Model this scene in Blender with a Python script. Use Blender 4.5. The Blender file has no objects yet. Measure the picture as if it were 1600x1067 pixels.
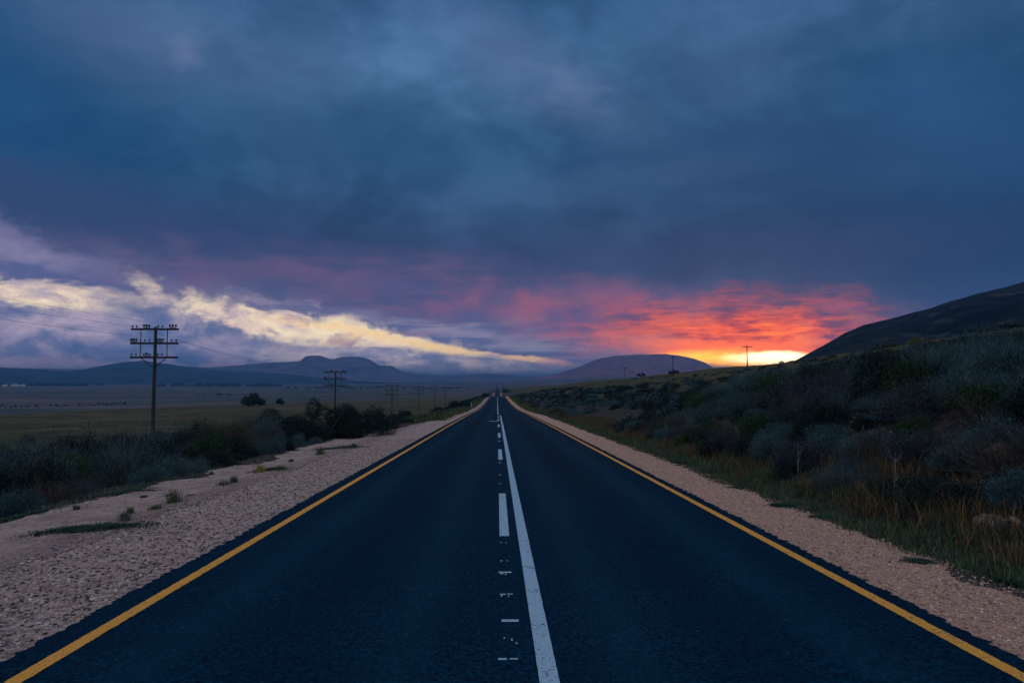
import bpy, math, random
import numpy as np
from mathutils import Vector, Matrix, Euler

SC = bpy.context.scene
COL = SC.collection
R = math.radians
rng = np.random.default_rng(11)
random.seed(11)

# ------------------------------------------------------------------ camera
F = 1120.0                       # focal length in pixels of a 1600 px wide picture
CAMZ = 1.9
YAW = math.atan((800 - 777) / F)
PITCH = math.atan((600 - 533.5) / F)
cam_d = bpy.data.cameras.new('camera')
cam = bpy.data.objects.new('camera', cam_d)
COL.objects.link(cam)
cam_d.sensor_width = 36
cam_d.lens = 36 * F / 1600
cam_d.clip_start = 0.05
cam_d.clip_end = 80000
cam.location = (0, 0, CAMZ)
cam.rotation_euler = Euler((R(90) + PITCH, 0, -YAW), 'XYZ')
SC.camera = cam
CR = cam.rotation_euler.to_matrix()

def ray(px, py):
    v = CR @ Vector(((px - 800) / F, -(py - 533.5) / F, -1))
    return v.normalized()

def azel(px, py):
    v = ray(px, py)
    return math.degrees(math.atan2(v.x, v.y)), math.degrees(math.asin(v.z))

SC.view_settings.view_transform = 'Standard'
SC.view_settings.look = 'None'
SC.view_settings.gamma = 1
SC.view_settings.use_curve_mapping = False
SC.view_settings.exposure = 0
SC.cycles.max_bounces = 6
SC.cycles.diffuse_bounces = 2
SC.cycles.volume_bounces = 0
SC.cycles.use_denoising = True
SC.cycles.sample_clamp_indirect = 2

HAZE = 1.4e-4
def lin(c):
    if isinstance(c, (int, float)):
        c = (c, c, c)
    return tuple(((v / 255) / 12.92 if v / 255 <= .04045 else ((v / 255 + .055) / 1.055) ** 2.4) for v in c)

# ------------------------------------------------------------------ node expression helper
class N:
    """wraps an output socket so that sky and materials can be written as arithmetic"""
    tree = None
    def __init__(s, sock): s.s = sock
    @staticmethod
    def math(op, *a, clamp=False):
        n = N.tree.nodes.new('ShaderNodeMath'); n.operation = op; n.use_clamp = clamp
        for i, v in enumerate(a):
            if isinstance(v, N): N.tree.links.new(v.s, n.inputs[i])
            else: n.inputs[i].default_value = v
        return N(n.outputs[0])
    def __add__(s, o): return N.math('ADD', s, o)
    __radd__ = __add__
    def __sub__(s, o): return N.math('SUBTRACT', s, o)
    def __rsub__(s, o): return N.math('SUBTRACT', o, s)
    def __mul__(s, o): return N.math('MULTIPLY', s, o)
    __rmul__ = __mul__
    def __truediv__(s, o): return N.math('DIVIDE', s, o)

def sstep(v, a, b, lo=0.0, hi=1.0):
    n = N.tree.nodes.new('ShaderNodeMapRange'); n.interpolation_type = 'SMOOTHSTEP'
    N.tree.links.new(v.s, n.inputs[0])
    if a > b:
        a, b, lo, hi = b, a, hi, lo
    n.inputs[1].default_value = a; n.inputs[2].default_value = b
    n.inputs[3].default_value = lo; n.inputs[4].default_value = hi
    return N(n.outputs[0])

def mixc(f, a, b, mode='MIX'):
    n = N.tree.nodes.new('ShaderNodeMix'); n.data_type = 'RGBA'; n.blend_type = mode
    n.clamp_result = False
    for idx, v in ((0, f), (6, a), (7, b)):
        if isinstance(v, N): N.tree.links.new(v.s, n.inputs[idx])
        elif idx == 0: n.inputs[0].default_value = v
        else: n.inputs[idx].default_value = (*v[:3], 1)
    return N(n.outputs[2])

def noise(vec, scale, detail=4, rough=.5, dist=0.0, out=0):
    n = N.tree.nodes.new('ShaderNodeTexNoise'); n.noise_dimensions = '3D'
    N.tree.links.new(vec.s, n.inputs['Vector'])
    n.inputs['Scale'].default_value = scale; n.inputs['Detail'].default_value = detail
    n.inputs['Roughness'].default_value = rough; n.inputs['Distortion'].default_value = dist
    return N(n.outputs[out])

def sep(v):
    n = N.tree.nodes.new('ShaderNodeSeparateXYZ'); N.tree.links.new(v.s, n.inputs[0])
    return N(n.outputs[0]), N(n.outputs[1]), N(n.outputs[2])

def comb(x, y, z):
    n = N.tree.nodes.new('ShaderNodeCombineXYZ')
    for i, v in enumerate((x, y, z)):
        if isinstance(v, N): N.tree.links.new(v.s, n.inputs[i])
        else: n.inputs[i].default_value = v
    return N(n.outputs[0])

def ramp(v, stops):
    n = N.tree.nodes.new('ShaderNodeValToRGB')
    cr = n.color_ramp
    while len(cr.elements) < len(stops): cr.elements.new(0.5)
    for e, (p, c) in zip(cr.elements, stops):
        e.position = p; e.color = (*c, 1)
    N.tree.links.new(v.s, n.inputs[0])
    return N(n.outputs[0])

# ------------------------------------------------------------------ world: dusk sky, cloud deck broken near the horizon
SUN_AZ, SUN_EL = azel(1205, 556)
world = bpy.data.worlds.new('World'); SC.world = world; world.use_nodes = True
wt = world.node_tree; wt.nodes.clear(); N.tree = wt
tc = wt.nodes.new('ShaderNodeTexCoord')
D = N(tc.outputs['Generated'])
dx, dy, dz = sep(D)
az = N.math('ARCTAN2', dx, dy) * 57.29578
el = N.math('ARCSINE', dz) * 57.29578
DEG = 57.29578 / F * 1.0          # degrees per picture pixel near the axis
dstr = comb(dx, dy, dz * 2.6)
w1 = sep(noise(dstr, 5, 3, .5, out=1))
w2 = sep(noise(dstr, 19, 6, .62, out=1))
w3 = sep(noise(comb(dx, dy, dz * 2.2), 46, 5, .6, out=1))
A = az + (w1[0] - .5) * 7 + (w2[0] - .5) * 4.5 + (w3[0] - .5) * 1.6
Ee = el + (w1[1] - .5) * 2.6 + (w2[1] - .5) * 3.0 + (w3[1] - .5) * 1.0
A2 = az + (w1[1] - .5) * 3 + (w3[1] - .5) * 1.5
E2 = el + (w1[2] - .5) * 0.8 + (w3[0] - .5) * .5
A3 = az + (w2[0] - .5) * 2.6 + (w3[0] - .5) * 1.8
E3 = el + (w2[1] - .5) * 1.5 + (w3[1] - .5) * .9
f_big = noise(comb(dx, dy, dz * 2), 3.2, 5, .55)
f_mid = noise(dstr, 11, 7, .6, .3)
f_str = noise(comb(dx, dy, dz * 9), 9, 6, .6, .2)   # thin horizontal streaks
f_fine = noise(comb(dx, dy, dz * 3), 30, 6, .65)

def blob(px, py, sx, sy, ang=0., soft=.5, warp=2, k=0., nz=None):
    """elliptic patch of cloud or gap, centre/size given through the picture and turned into az/el degrees"""
    a0, e0 = azel(px, py)
    c, s = math.cos(R(ang)), math.sin(R(ang))
    X = (A3 if warp == 3 else A if warp == 2 else A2 if warp == 1 else az) - a0
    Y = (E3 if warp == 3 else Ee if warp == 2 else E2 if warp == 1 else el) - e0
    u = (X * c - Y * s) / (sx * DEG)
    v = (X * s + Y * c) / (sy * DEG)
    q = N.math('SQRT', u * u + v * v)
    if k: q = q + ((nz or f_fine) - .5) * k
    return sstep(q, 1 + soft, 1 - soft)

elv = lambda y: azel(777, y)[1]
E_hi = elv(0)
f_puff = noise(comb(dx, dy, dz * 1.7), 17, 8, .6, .5)
f_soft = noise(comb(dx, dy, dz * 1.4), 7, 6, .5, .4)
stops_px = [(600, (92, 106, 142)), (560, (98, 106, 142)), (500, (78, 88, 126)), (450, (58, 72, 110)),
            (390, (44, 66, 102)), (300, (42, 76, 114)), (200, (46, 84, 122)), (100, (56, 92, 132)), (0, (50, 86, 128))]
t0 = N.math('DIVIDE', el + (f_big - .5) * 6, E_hi)
sky = ramp(t0, [(min(1, max(0, elv(y) / E_hi)), lin(c)) for y, c in stops_px])
def over(mask, col, op=1.0):
    global sky
    c = col if isinstance(col, N) else lin(col)
    sky = mixc(mask * op, sky, c)

# soft relief of the deck: broad billows, then mottling inside them
sky = mixc(sstep(f_big, .38, .62), mixc(1.0, sky, (.82, .90, .92), 'MULTIPLY'), mixc(1.0, sky, (1.34, 1.22, 1.18), 'MULTIPLY'))
sky = mixc(sstep(f_soft, .36, .66), mixc(1.0, sky, (.78, .83, .86), 'MULTIPLY'), mixc(1.0, sky, (1.32, 1.24, 1.19), 'MULTIPLY'))
sky = mixc(sstep(f_puff, .38, .62), mixc(1.0, sky, (.90, .92, .94), 'MULTIPLY'), mixc(1.0, sky, (1.11, 1.09, 1.07), 'MULTIPLY'))
over(blob(1660, 330, 400, 330, 0, .85, 1), (8, 56, 98), .85)
over(blob(-80, 140, 260, 210, 0, .9, 1), (16, 68, 112), .8)
over(blob(230, 60, 170, 60, 15, .95, 2, .5, f_soft), (86, 106, 146), .45)
over(blob(300, 82, 26, 18, 25, .95, 2), (118, 130, 166), .35)
over(blob(840, 120, 170, 42, 30, .95, 2, .5, f_soft), (86, 108, 150), .5)
over(blob(900, 145, 44, 16, 38, .95, 2), (108, 126, 164), .3)
over(blob(480, 170, 60, 130, 10, .95, 2, .5, f_soft), (66, 94, 134), .3)
over(blob(1100, 90, 120, 90, 10, .95, 2, .5, f_soft), (62, 92, 136), .35)
over(blob(1480, 190, 120, 60, 30, .9, 2), (40, 86, 134), .5)
over(blob(1200, 250, 330, 45, 2, .9, 2), (32, 68, 110), .6)
over(blob(560, 215, 300, 50, 5, .9, 2), (34, 76, 116), .5)
over(blob(940, 290, 200, 22, -6, .9, 2), (62, 92, 132), .4)
over(blob(130, 335, 320, 45, 6, .8, 2), (50, 68, 110), .7)
over(blob(260, 392, 300, 38, 8, .8, 2), (46, 66, 106), .8)
over(blob(900, 400, 500, 34, 0, .9, 2), (46, 64, 104), .6)
# lavender cloud low on the left
pf = f_mid * .35 + f_puff * .65
lav = ramp(pf, [(.38, lin((74, 90, 138))), (.47, lin((104, 108, 150))), (.54, lin((134, 128, 164))), (.64, lin((176, 158, 182)))])
over(blob(110, 525, 430, 105, 5, .5, 2, .7, f_puff), lav, .95)
over(blob(20, 396, 130, 24, 15, .8, 2, .5, f_puff), (140, 134, 172), .85)
over(blob(40, 428, 170, 14, 10, .7, 2, .6, f_puff), (78, 90, 138), .85)
over(blob(190, 452, 60, 14, 14, .7, 2, .6, f_puff), (92, 98, 142), .7)
# mauve underside in the middle
mau = mixc(sstep(f_str * .4 + f_soft * .6, .42, .58), lin((72, 78, 120)), lin((108, 86, 124)))
over(blob(640, 462, 400, 50, 4, .7, 2, .6, f_puff), mau, .85)
over(blob(470, 436, 130, 14, 3, .95, 2, 1.2, f_puff), (118, 88, 124), .4)
over(blob(700, 480, 26, 11, 0, .95, 2, 1.5, f_puff), (150, 92, 120), .45)
over(blob(620, 450, 50, 12, 3, .8, 2), (78, 82, 126), .7)
over(blob(900, 492, 110, 20, 0, .9, 2), (136, 88, 120), .6)
over(blob(760, 532, 240, 26, 3, .6, 2, .6, f_str), mixc(sstep(f_str, .42, .58), lin((88, 96, 138)), lin((138, 134, 162))), .95)
# cream gaps on the left
cream = ramp(f_puff * .6 + f_fine * .4, [(.40, lin((188, 172, 184))), (.47, lin((232, 208, 190))), (.56, lin((255, 236, 200))), (.7, lin((270, 250, 220)))])
gold = (262, 224, 160)
GAP = [(20, 453, 90, 13, 6, .5), (105, 470, 66, 17, 10, .5), (165, 490, 40, 8, 10, .6), (262, 490, 24, 11, 35, .7), (325, 490, 40, 22, 16, .55),
       (390, 506, 60, 27, 12, .5), (455, 514, 70, 29, 8, .5), (530, 521, 96, 24, 8, .45), (625, 533, 84, 14, 7, .5), (705, 547, 56, 6, 8, .6)]
over(blob(226, 440, 22, 8, 35, .8, 3, 3.0, f_puff), cream, .4)
over(blob(250, 464, 26, 11, 50, .8, 3, 3.0, f_puff), cream, .5)
over(blob(205, 470, 26, 8, 20, .8, 3, 3.0, f_puff), cream, .45)
for g in GAP: over(blob(*g, 3, 3.0, f_puff), cream)
for g in [(296, 508, 40, 16, 20), (372, 532, 50, 12, 22), (455, 545, 46, 9, 10), (420, 474, 60, 7, 6), (566, 549, 50, 7, 4)]:
    over(blob(*g, .6, 3, 2.6, f_puff), ramp(pf, [(.40, lin((84, 96, 138))), (.50, lin((122, 122, 156))), (.60, lin((176, 158, 176)))]), .95)
over(blob(580, 523, 130, 6, 9, .6, 3, .8, f_str), gold, .8)
over(blob(700, 546, 60, 5, 8, .6, 1, .9, f_str), gold)
over(blob(830, 562, 58, 4, 5, .6, 1, .9, f_str), (262, 210, 156))
over(blob(875, 568, 26, 6, 3, .7, 1, .9), (222, 156, 158), .8)
over(blob(480, 482, 80, 7, 5, .6, 3, 1.2, f_puff), (98, 100, 138), .95)
over(blob(410, 478, 22, 8, 10, .6, 3, 1.2, f_puff), (104, 102, 140), .9)
over(blob(362, 472, 10, 14, 20, .6, 3, .9, f_puff), (116, 108, 142), .7)
over(blob(640, 519, 34, 4, 4, .6, 3, .9), (136, 112, 138), .8)
over(blob(535, 531, 24, 6, -8, .7, 3, 2.4, f_puff), (168, 130, 142), .7)
over(blob(480, 500, 26, 4, 4, .7, 3, 2.4, f_puff), (176, 150, 158), .6)
over(blob(425, 520, 14, 6, 30, .7, 3, 2.4, f_puff), (150, 134, 156), .6)
# cloud sitting on the left range
lowc = ramp(pf, [(.40, lin((72, 92, 138))), (.48, lin((104, 112, 152))), (.54, lin((146, 138, 168))), (.64, lin((186, 170, 188)))])
over(blob(300, 528, 70, 20, 24, .5, 3, 2.2, f_puff), lowc)
over(blob(380, 556, 120, 16, 14, .5, 3, 2.2, f_puff), lowc)
over(blob(200, 512, 60, 26, 20, .6, 3, 1.2, f_puff), lowc, .9)
over(blob(80, 542, 280, 46, 5, .5, 3, 1.2, f_puff), lowc)
over(blob(440, 564, 140, 16, 7, .5, 3, 1.2, f_puff), lowc)
over(blob(280, 571, 200, 8, 0, .8, 2, 1.0, f_puff), (190, 158, 184), .55)
over(blob(650, 567, 230, 17, 3, .4, 1, 1.6, f_puff), ramp(f_fine * .5 + f_puff * .5, [(.42, lin((116, 124, 160))), (.50, lin((162, 156, 180))), (.58, lin((216, 196, 202)))]))
# fire in the gap on the right
f_bar = noise(comb(dx, dy, dz * 6), 21, 7, .62, .4)
fm = f_bar * .42 + f_puff * .2 + f_soft * .38
over(blob(960, 500, 190, 42, 4, .9, 3, 1.0, f_puff), mixc(sstep(f_soft, .42, .58), lin((86, 80, 124)), lin((160, 90, 112))), .8)
over(blob(1120, 511, 175, 38, -2, .8, 3, 1.5, f_puff), ramp(fm, [(.41, lin((86, 66, 106))), (.47, lin((140, 70, 88))), (.53, lin((208, 86, 66))), (.60, lin((244, 106, 56)))]))
over(blob(1050, 543, 90, 16, 8, .7, 3, .7), (240, 124, 96), .8)
over(blob(1195, 525, 105, 27, 0, .75, 3, 1.3, f_puff), ramp(fm, [(.42, lin((110, 54, 80))), (.47, lin((190, 62, 46))), (.53, lin((262, 96, 14))), (.60, lin((300, 142, 0)))]), .97)
over(blob(1310, 478, 22, 7, 2, .8, 3, .7), (170, 84, 108), .5)
over(blob(1170, 545, 116, 11, 2, .6, 3, .8, f_str), (310, 128, 0), .95)
over(blob(1162, 558, 106, 12, 2, .4, 1, .7, f_str), (370, 205, 0))
over(blob(1158, 562, 84, 9, 3, .5, 1, .6, f_str), (420, 290, 0))
over(blob(1205, 557, 52, 8, 0, .5, 1, .4), (480, 430, 340))
sky = mixc(1.0, sky, (1.13, 1.12, 1.10), 'MULTIPLY')
# low in the sky the light comes through kilometres of haze, so the gaps are brighter than they look
sky = mixc(sstep(el, 9, 0), sky, mixc(1.0, sky, (1.75, 1.68, 1.6), 'MULTIPLY'))
# a physical sky behind the deck shows faintly through the gaps
st = wt.nodes.new('ShaderNodeTexSky'); st.sky_type = 'NISHITA'; st.sun_disc = False
st.sun_elevation = R(SUN_EL); st.sun_rotation = R(SUN_AZ)
st.air_density = 1.0; st.dust_density = 2.0
sky = mixc(.0012, sky, N(st.outputs[0]), 'ADD')
# unseen bright sky added overhead and behind the photographer to light the ground
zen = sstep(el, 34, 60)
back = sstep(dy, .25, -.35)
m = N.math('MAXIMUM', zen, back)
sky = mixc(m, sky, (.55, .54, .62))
# below the horizon
sky = mixc(sstep(el, 0, -4), sky, (.03, .04, .06))
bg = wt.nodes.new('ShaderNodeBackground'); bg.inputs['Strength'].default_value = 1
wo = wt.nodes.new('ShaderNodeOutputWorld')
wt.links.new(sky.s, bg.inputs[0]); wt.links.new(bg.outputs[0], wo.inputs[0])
world.cycles.sampling_method = 'MANUAL'; world.cycles.sample_map_resolution = 1024

# ------------------------------------------------------------------ sun, almost hidden in the gap
sd = bpy.data.lights.new('sun', 'SUN'); sd.energy = .55; sd.angle = R(10); sd.color = (1, .5, .22)
sun = bpy.data.objects.new('sun', sd); COL.objects.link(sun)
sv = Vector((math.sin(R(SUN_AZ)) * math.cos(R(SUN_EL)), math.cos(R(SUN_AZ)) * math.cos(R(SUN_EL)), math.sin(R(SUN_EL))))
sun.rotation_euler = sv.to_track_quat('Z', 'Y').to_euler()
sun.location = sv * 50

# ------------------------------------------------------------------ numpy noise and relief
_P = np.random.default_rng(5).random((256, 256))
def vnoise(x, y):
    xi = np.floor(x).astype(int); yi = np.floor(y).astype(int)
    fx = x - xi; fy = y - yi
    fx = fx * fx * (3 - 2 * fx); fy = fy * fy * (3 - 2 * fy)
    a = _P[xi & 255, yi & 255]; b = _P[(xi + 1) & 255, yi & 255]
    c = _P[xi & 255, (yi + 1) & 255]; d = _P[(xi + 1) & 255, (yi + 1) & 255]
    return (a * (1 - fx) + b * fx) * (1 - fy) + (c * (1 - fx) + d * fx) * fy - .5
def fbm(x, y, o=4, g=.5):
    s = 0; a = 1; t = 0
    for i in range(o):
        s = s + a * vnoise(x * 2 ** i + 17.3 * i, y * 2 ** i + 9.1 * i); t += a; a *= g
    return s / t * 2
def ss(x, a, b):
    t = np.clip((x - a) / (b - a), 0, 1); return t * t * (3 - 2 * t)

RP = np.array([(-60, .9), (0, 0), (50, -.92), (90, -1.75), (122, -2.5), (160, -3.0), (200, -3.3), (240, -3.46), (316, -3.74),
               (345, -3.9), (400, -5.4), (470, -8.6), (600, -12.8), (700, -13.2), (770, -11.9), (900, -8.7), (1020, -5.75), (1050, -5.5),
               (1150, -7.5), (1400, -13), (2000, -13), (3000, -5), (4500, 8), (6000, 22), (9000, 45), (16000, 80)])
def smooth_interp(y, T):
    # monotone-ish smooth profile: linear table softened by a small moving average
    y = np.asarray(y, float)
    w = np.maximum(3, np.abs(y) * .05)
    return sum(np.interp(y + k * w, T[:, 0], T[:, 1]) for k in (-1, -.5, 0, .5, 1)) / 5
def Rz(y): return smooth_interp(y, RP) - float(smooth_interp(0., RP))
AT = np.array([(-60, 10.5), (0, 10.2), (60, 9.6), (100, 8.8), (188, 5.9), (268, 6.0), (370, 4.2), (500, 2.6), (700, 0.8),
               (1042, -1.5), (2000, -6), (3000, -2), (4500, 9), (6000, 23), (9000, 46), (16000, 80)])
LT = np.array([(-60, -.8), (0, -.9), (37, -1.5), (78, -2.9), (120, -4.6), (162, -5.2), (243, -5.7), (400, -8), (700, -12), (1042, -13),
               (2000, -17), (3000, -7), (4500, 7), (6000, 21), (9000, 44), (16000, 80)])
LE, RE = -3.55, 3.8              # edges of the asphalt
def H(x, y):
    x = np.asarray(x, float); y = np.asarray(y, float)
    r = Rz(y); z = r + 0 * x
    # left: verge, ditch, field, then the valley
    l0 = r - .03 * ss(-x, 3.7, 5.6) - .14 * ss(-x, 5.5, 7.6) - .25 * ss(-x, 7.6, 10)
    L = smooth_interp(y, LT)
    l1 = l0 + (L - l0) * ss(-x, 8, 17.5)
    Dd = np.hypot(x, y)
    Fz = np.minimum(L, -4.2 - .0075 * np.clip(np.abs(y), 0, 700)) - 0.012 * np.clip(-x - 18, 0, 120) * ss(y, 1400, 700)
    Fz = Fz + (L - Fz) * ss(y, 800, 2400)
    l2 = l1 + (Fz - l1) * ss(-x, 18, 110)
    V = -31 + 43 * np.clip(Dd / 6000, 0, 1.6)
    edge = 118 + 30 * ss(y, 260, 100) + 8 * fbm(x * .01, y * .01, 3)
    l3 = l2 + (V - l2) * ss(-x, edge, edge + 260 + 0.2 * y)
    # right: cut bank then hillside
    fade = np.interp(y, [0, 18, 50, 100, 200, 400, 1100], [1, 1, .62, .45, .4, .3, .15])
    r0 = r - .02 * ss(x, 3.9, 5.2)
    r1 = r0 + 2.45 * fade * ss(x, 5.3, 12.5)
    Az = smooth_interp(y, AT)
    t = np.clip((x - 9) / 57, 0, 1.3)
    r2 = r1 + (Az - r1) * np.where(t < 1, t, 1 + (t - 1) * .8) * ss(x, 9, 22)
    r3 = r2 + .045 * np.clip(x - 84, 0, 900) * ss(x, 84, 260)
    z = np.where(x < 0, l3, r3)
    off = ss(np.abs(x), 5.6, 9)
    z = z + off * (.10 * fbm(x * .9, y * .9, 3) + .35 * fbm(x * .12 + 3, y * .12, 3) * ss(np.abs(x), 10, 25)
                   + 1.6 * fbm(x * .012, y * .012 + 5, 4) * ss(np.abs(x), 90, 400))
    z = z + .02 * fbm(x * 3, y * 3, 3) * ss(np.abs(x), 4.1, 5.0)
    return z
def Hs(x, y): return float(H(np.array([x]), np.array([y]))[0])

def ground(px, py, dmin=2.5, dmax=4000):
    v = ray(px, py); h = math.hypot(v.x, v.y)
    ds = np.geomspace(dmin, dmax, 1400)
    X = v.x / h * ds; Y = v.y / h * ds; Z = CAMZ + v.z / h * ds
    k = np.argmax(Z < H(X, Y))
    if Z[k] >= H(X, Y)[k]: k = len(ds) - 1
    return float(X[k]), float(Y[k]), float(H(X[k:k+1], Y[k:k+1])[0])
def at(px, py, d):
    """point on the ray through a picture position at forward distance y=d"""
    v = ray(px, py); k = d / v.y
    return v.x * k, d, CAMZ + v.z * k

# ------------------------------------------------------------------ mesh helpers
def mesh_np(name, V, faces, mats, parent=None, smooth=True, attrs=None, link=True):
    """faces: list of (k-gon index arrays)"""
    me = bpy.data.meshes.new(name)
    V = np.asarray(V, np.float32)
    me.vertices.add(len(V)); me.vertices.foreach_set('co', V.ravel())
    if not isinstance(faces, list): faces = [faces]
    tot = sum(f.size for f in faces); npoly = sum(len(f) for f in faces)
    me.loops.add(tot); me.polygons.add(npoly)
    me.loops.foreach_set('vertex_index', np.concatenate([f.ravel() for f in faces]).astype(np.int32))
    starts = []; c = 0
    for f in faces:
        starts.append(np.arange(len(f)) * f.shape[1] + c); c += f.size
    me.polygons.foreach_set('loop_start', np.concatenate(starts).astype(np.int32))
    me.update(calc_edges=True); me.validate()
    me.polygons.foreach_set('use_smooth', np.full(len(me.polygons), smooth))
    for k, v in (attrs or {}).items():
        a = me.attributes.new(k, 'FLOAT_COLOR', 'POINT')
        v = np.asarray(v, np.float32)
        if v.shape[1] == 3: v = np.concatenate([v, np.ones((len(v), 1), np.float32)], 1)
        a.data.foreach_set('color', v.ravel())
    for m_ in (mats if isinstance(mats, (list, tuple)) else [mats]): me.materials.append(m_)
    o = bpy.data.objects.new(name, me)
    if link: COL.objects.link(o)
    if parent: o.parent = parent
    return o

def grid_faces(nr, nc):
    i = np.arange(nr - 1)[:, None] * nc + np.arange(nc - 1)[None, :]
    i = i.ravel()
    return np.stack([i, i + 1, i + nc + 1, i + nc], 1)

def tag(o, label=None, cat=None, group=None, kind=None):
    if label: o['label'] = label
    if cat: o['category'] = cat
    if group: o['group'] = group
    if kind: o['kind'] = kind
    return o
def empty(name, loc, rz=0):
    o = bpy.data.objects.new(name, None); COL.objects.link(o)
    o.location = loc; o.rotation_euler = (0, 0, rz); o.empty_display_size = .2
    return o

class MB:
    def __init__(s): s.V = []; s.F = []; s.n = 0
    def add(s, V, Fs):
        s.V.append(np.asarray(V, float))
        s.F += [tuple(i + s.n for i in f) for f in Fs]; s.n += len(V)
    def box(s, c, d, M=None):
        c = np.array(c); d = np.array(d) / 2
        V = np.array([(x, y, z) for x in (-1, 1) for y in (-1, 1) for z in (-1, 1)]) * d
        if M is not None: V = V @ np.array(M).T
        s.add(V + c, [(0, 1, 3, 2), (4, 6, 7, 5), (0, 4, 5, 1), (2, 3, 7, 6), (0, 2, 6, 4), (1, 5, 7, 3)])
    def tube(s, pts, rad, n=8, cap=True):
        pts = [Vector(p) for p in pts]
        rings = []
        for i, p in enumerate(pts):
            d = (pts[min(i + 1, len(pts) - 1)] - pts[max(i - 1, 0)]).normalized()
            q = d.to_track_quat('Z', 'Y')
            r = rad[i] if isinstance(rad, (list, tuple)) else rad
            rings.append([p + q @ Vector((r * math.cos(2 * math.pi * k / n), r * math.sin(2 * math.pi * k / n), 0)) for k in range(n)])
        V = [v for rg in rings for v in rg]
        Fs = [(i * n + k, i * n + (k + 1) % n, (i + 1) * n + (k + 1) % n, (i + 1) * n + k) for i in range(len(pts) - 1) for k in range(n)]
        if cap: Fs += [tuple(reversed(range(n))), tuple((len(pts) - 1) * n + k for k in range(n))]
        s.add([tuple(v) for v in V], Fs)
    def lathe(s, c, prof, n=10):
        V = []; 
        for r, z in prof:
            V += [(c[0] + r * math.cos(2 * math.pi * k / n), c[1] + r * math.sin(2 * math.pi * k / n), c[2] + z) for k in range(n)]
        Fs = [(i * n + k, i * n + (k + 1) % n, (i + 1) * n + (k + 1) % n, (i + 1) * n + k) for i in range(len(prof) - 1) for k in range(n)]
        s.add(V, Fs + [tuple(reversed(range(n))), tuple((len(prof) - 1) * n + k for k in range(n))])
    def build(s, name, mat, parent=None, smooth=False):
        me = bpy.data.meshes.new(name)
        me.from_pydata(np.concatenate(s.V).tolist(), [], s.F); me.update()
        me.polygons.foreach_set('use_smooth', np.full(len(me.polygons), smooth))
        me.materials.append(mat)
        o = bpy.data.objects.new(name, me); COL.objects.link(o)
        if parent: o.parent = parent
        return o

# ------------------------------------------------------------------ materials
def mat(name, build=None, col=None, rough=.9, spec=.2, metal=0.):
    m = bpy.data.materials.new(name); m.use_nodes = True
    t = m.node_tree; N.tree = t
    b = t.nodes['Principled BSDF']
    b.inputs['Roughness'].default_value = rough
    b.inputs['Specular IOR Level'].default_value = spec
    b.inputs['Metallic'].default_value = metal
    if col: b.inputs['Base Color'].default_value = (*col, 1)
    if build:
        c, h = build(t)
        if c is not None: t.links.new(c.s, b.inputs['Base Color'])
        if h is not None:
            bump = t.nodes.new('ShaderNodeBump'); bump.inputs['Distance'].default_value = h[1]
            bump.inputs['Strength'].default_value = h[2] if len(h) > 2 else 1
            t.links.new(h[0].s, bump.inputs['Height']); t.links.new(bump.outputs[0], b.inputs['Normal'])
    return m
def pos(t): return N(t.nodes.new('ShaderNodeNewGeometry').outputs['Position'])
def attr(t, n):
    a = t.nodes.new('ShaderNodeAttribute'); a.attribute_name = n; return N(a.outputs['Color'])
def orand(t): return N(t.nodes.new('ShaderNodeObjectInfo').outputs['Random'])
def objc(t): return N(t.nodes.new('ShaderNodeTexCoord').outputs['Object'])

def m_asphalt(t):
    p = pos(t); x, y, z = sep(p)
    n1 = noise(p, 90, 3, .7); n2 = noise(p, 1.1, 5, .6); n3 = noise(comb(x, y * .06, z), 2.4, 3, .5)
    g2 = noise(p, 30, 3, .7); g3 = noise(p, 11, 4, .65)
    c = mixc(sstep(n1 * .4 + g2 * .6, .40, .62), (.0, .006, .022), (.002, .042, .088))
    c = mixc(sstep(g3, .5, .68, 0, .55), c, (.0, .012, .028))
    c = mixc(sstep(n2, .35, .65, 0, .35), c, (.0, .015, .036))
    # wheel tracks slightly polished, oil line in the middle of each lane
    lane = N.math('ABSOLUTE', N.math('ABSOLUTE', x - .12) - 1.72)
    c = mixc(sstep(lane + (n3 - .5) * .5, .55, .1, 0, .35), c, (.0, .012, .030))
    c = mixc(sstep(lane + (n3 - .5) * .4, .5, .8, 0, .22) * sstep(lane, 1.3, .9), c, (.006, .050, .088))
    c = mixc(sstep(noise(p, 26, 2, .6), .72, .76, 0, .7), c, (.07, .14, .18))
    return c, (g2 + n1, .006, .9)
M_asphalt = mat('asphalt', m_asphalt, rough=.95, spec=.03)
def paint(colr, worn):
    def f(t):
        p = pos(t)
        n = noise(p, 60, 3, .6); n2 = noise(p, 6, 5, .65)
        c = mixc(sstep(n2, .3, .7), tuple(v * .8 for v in colr), colr)
        c = mixc(sstep(n * .6 + n2 * .4, .53, .61), c, worn)
        return c, (noise(p, 90, 3, .7), .003, .6)
    return f
M_white = mat('white_paint', paint((.30, .50, .66), (.03, .10, .17)), rough=.7)
M_yellow = mat('yellow_paint', paint((.70, .35, .05), (.14, .09, .05)), rough=.7)
def m_gravel(t):
    p = pos(t)
    n1 = noise(p, 30, 4, .7); n2 = noise(p, 1.3, 5, .6); n3 = noise(p, 9, 4, .65)
    c = mixc(sstep(n1, .3, .7), (.13, .105, .105), (.62, .50, .46))
    c = mixc(sstep(n3, .50, .60, 0, .75), c, (.085, .075, .085))
    c = mixc(sstep(noise(p, 3.5, 5, .7), .5, .62, 0, .55), c, (.20, .15, .135))
    c = mixc(sstep(n2, .4, .7, 0, .4), c, (.36, .27, .24))
    return c, (n1 + n3 * .8, .03, .9)
M_gravel = mat('gravel', m_gravel)
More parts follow.
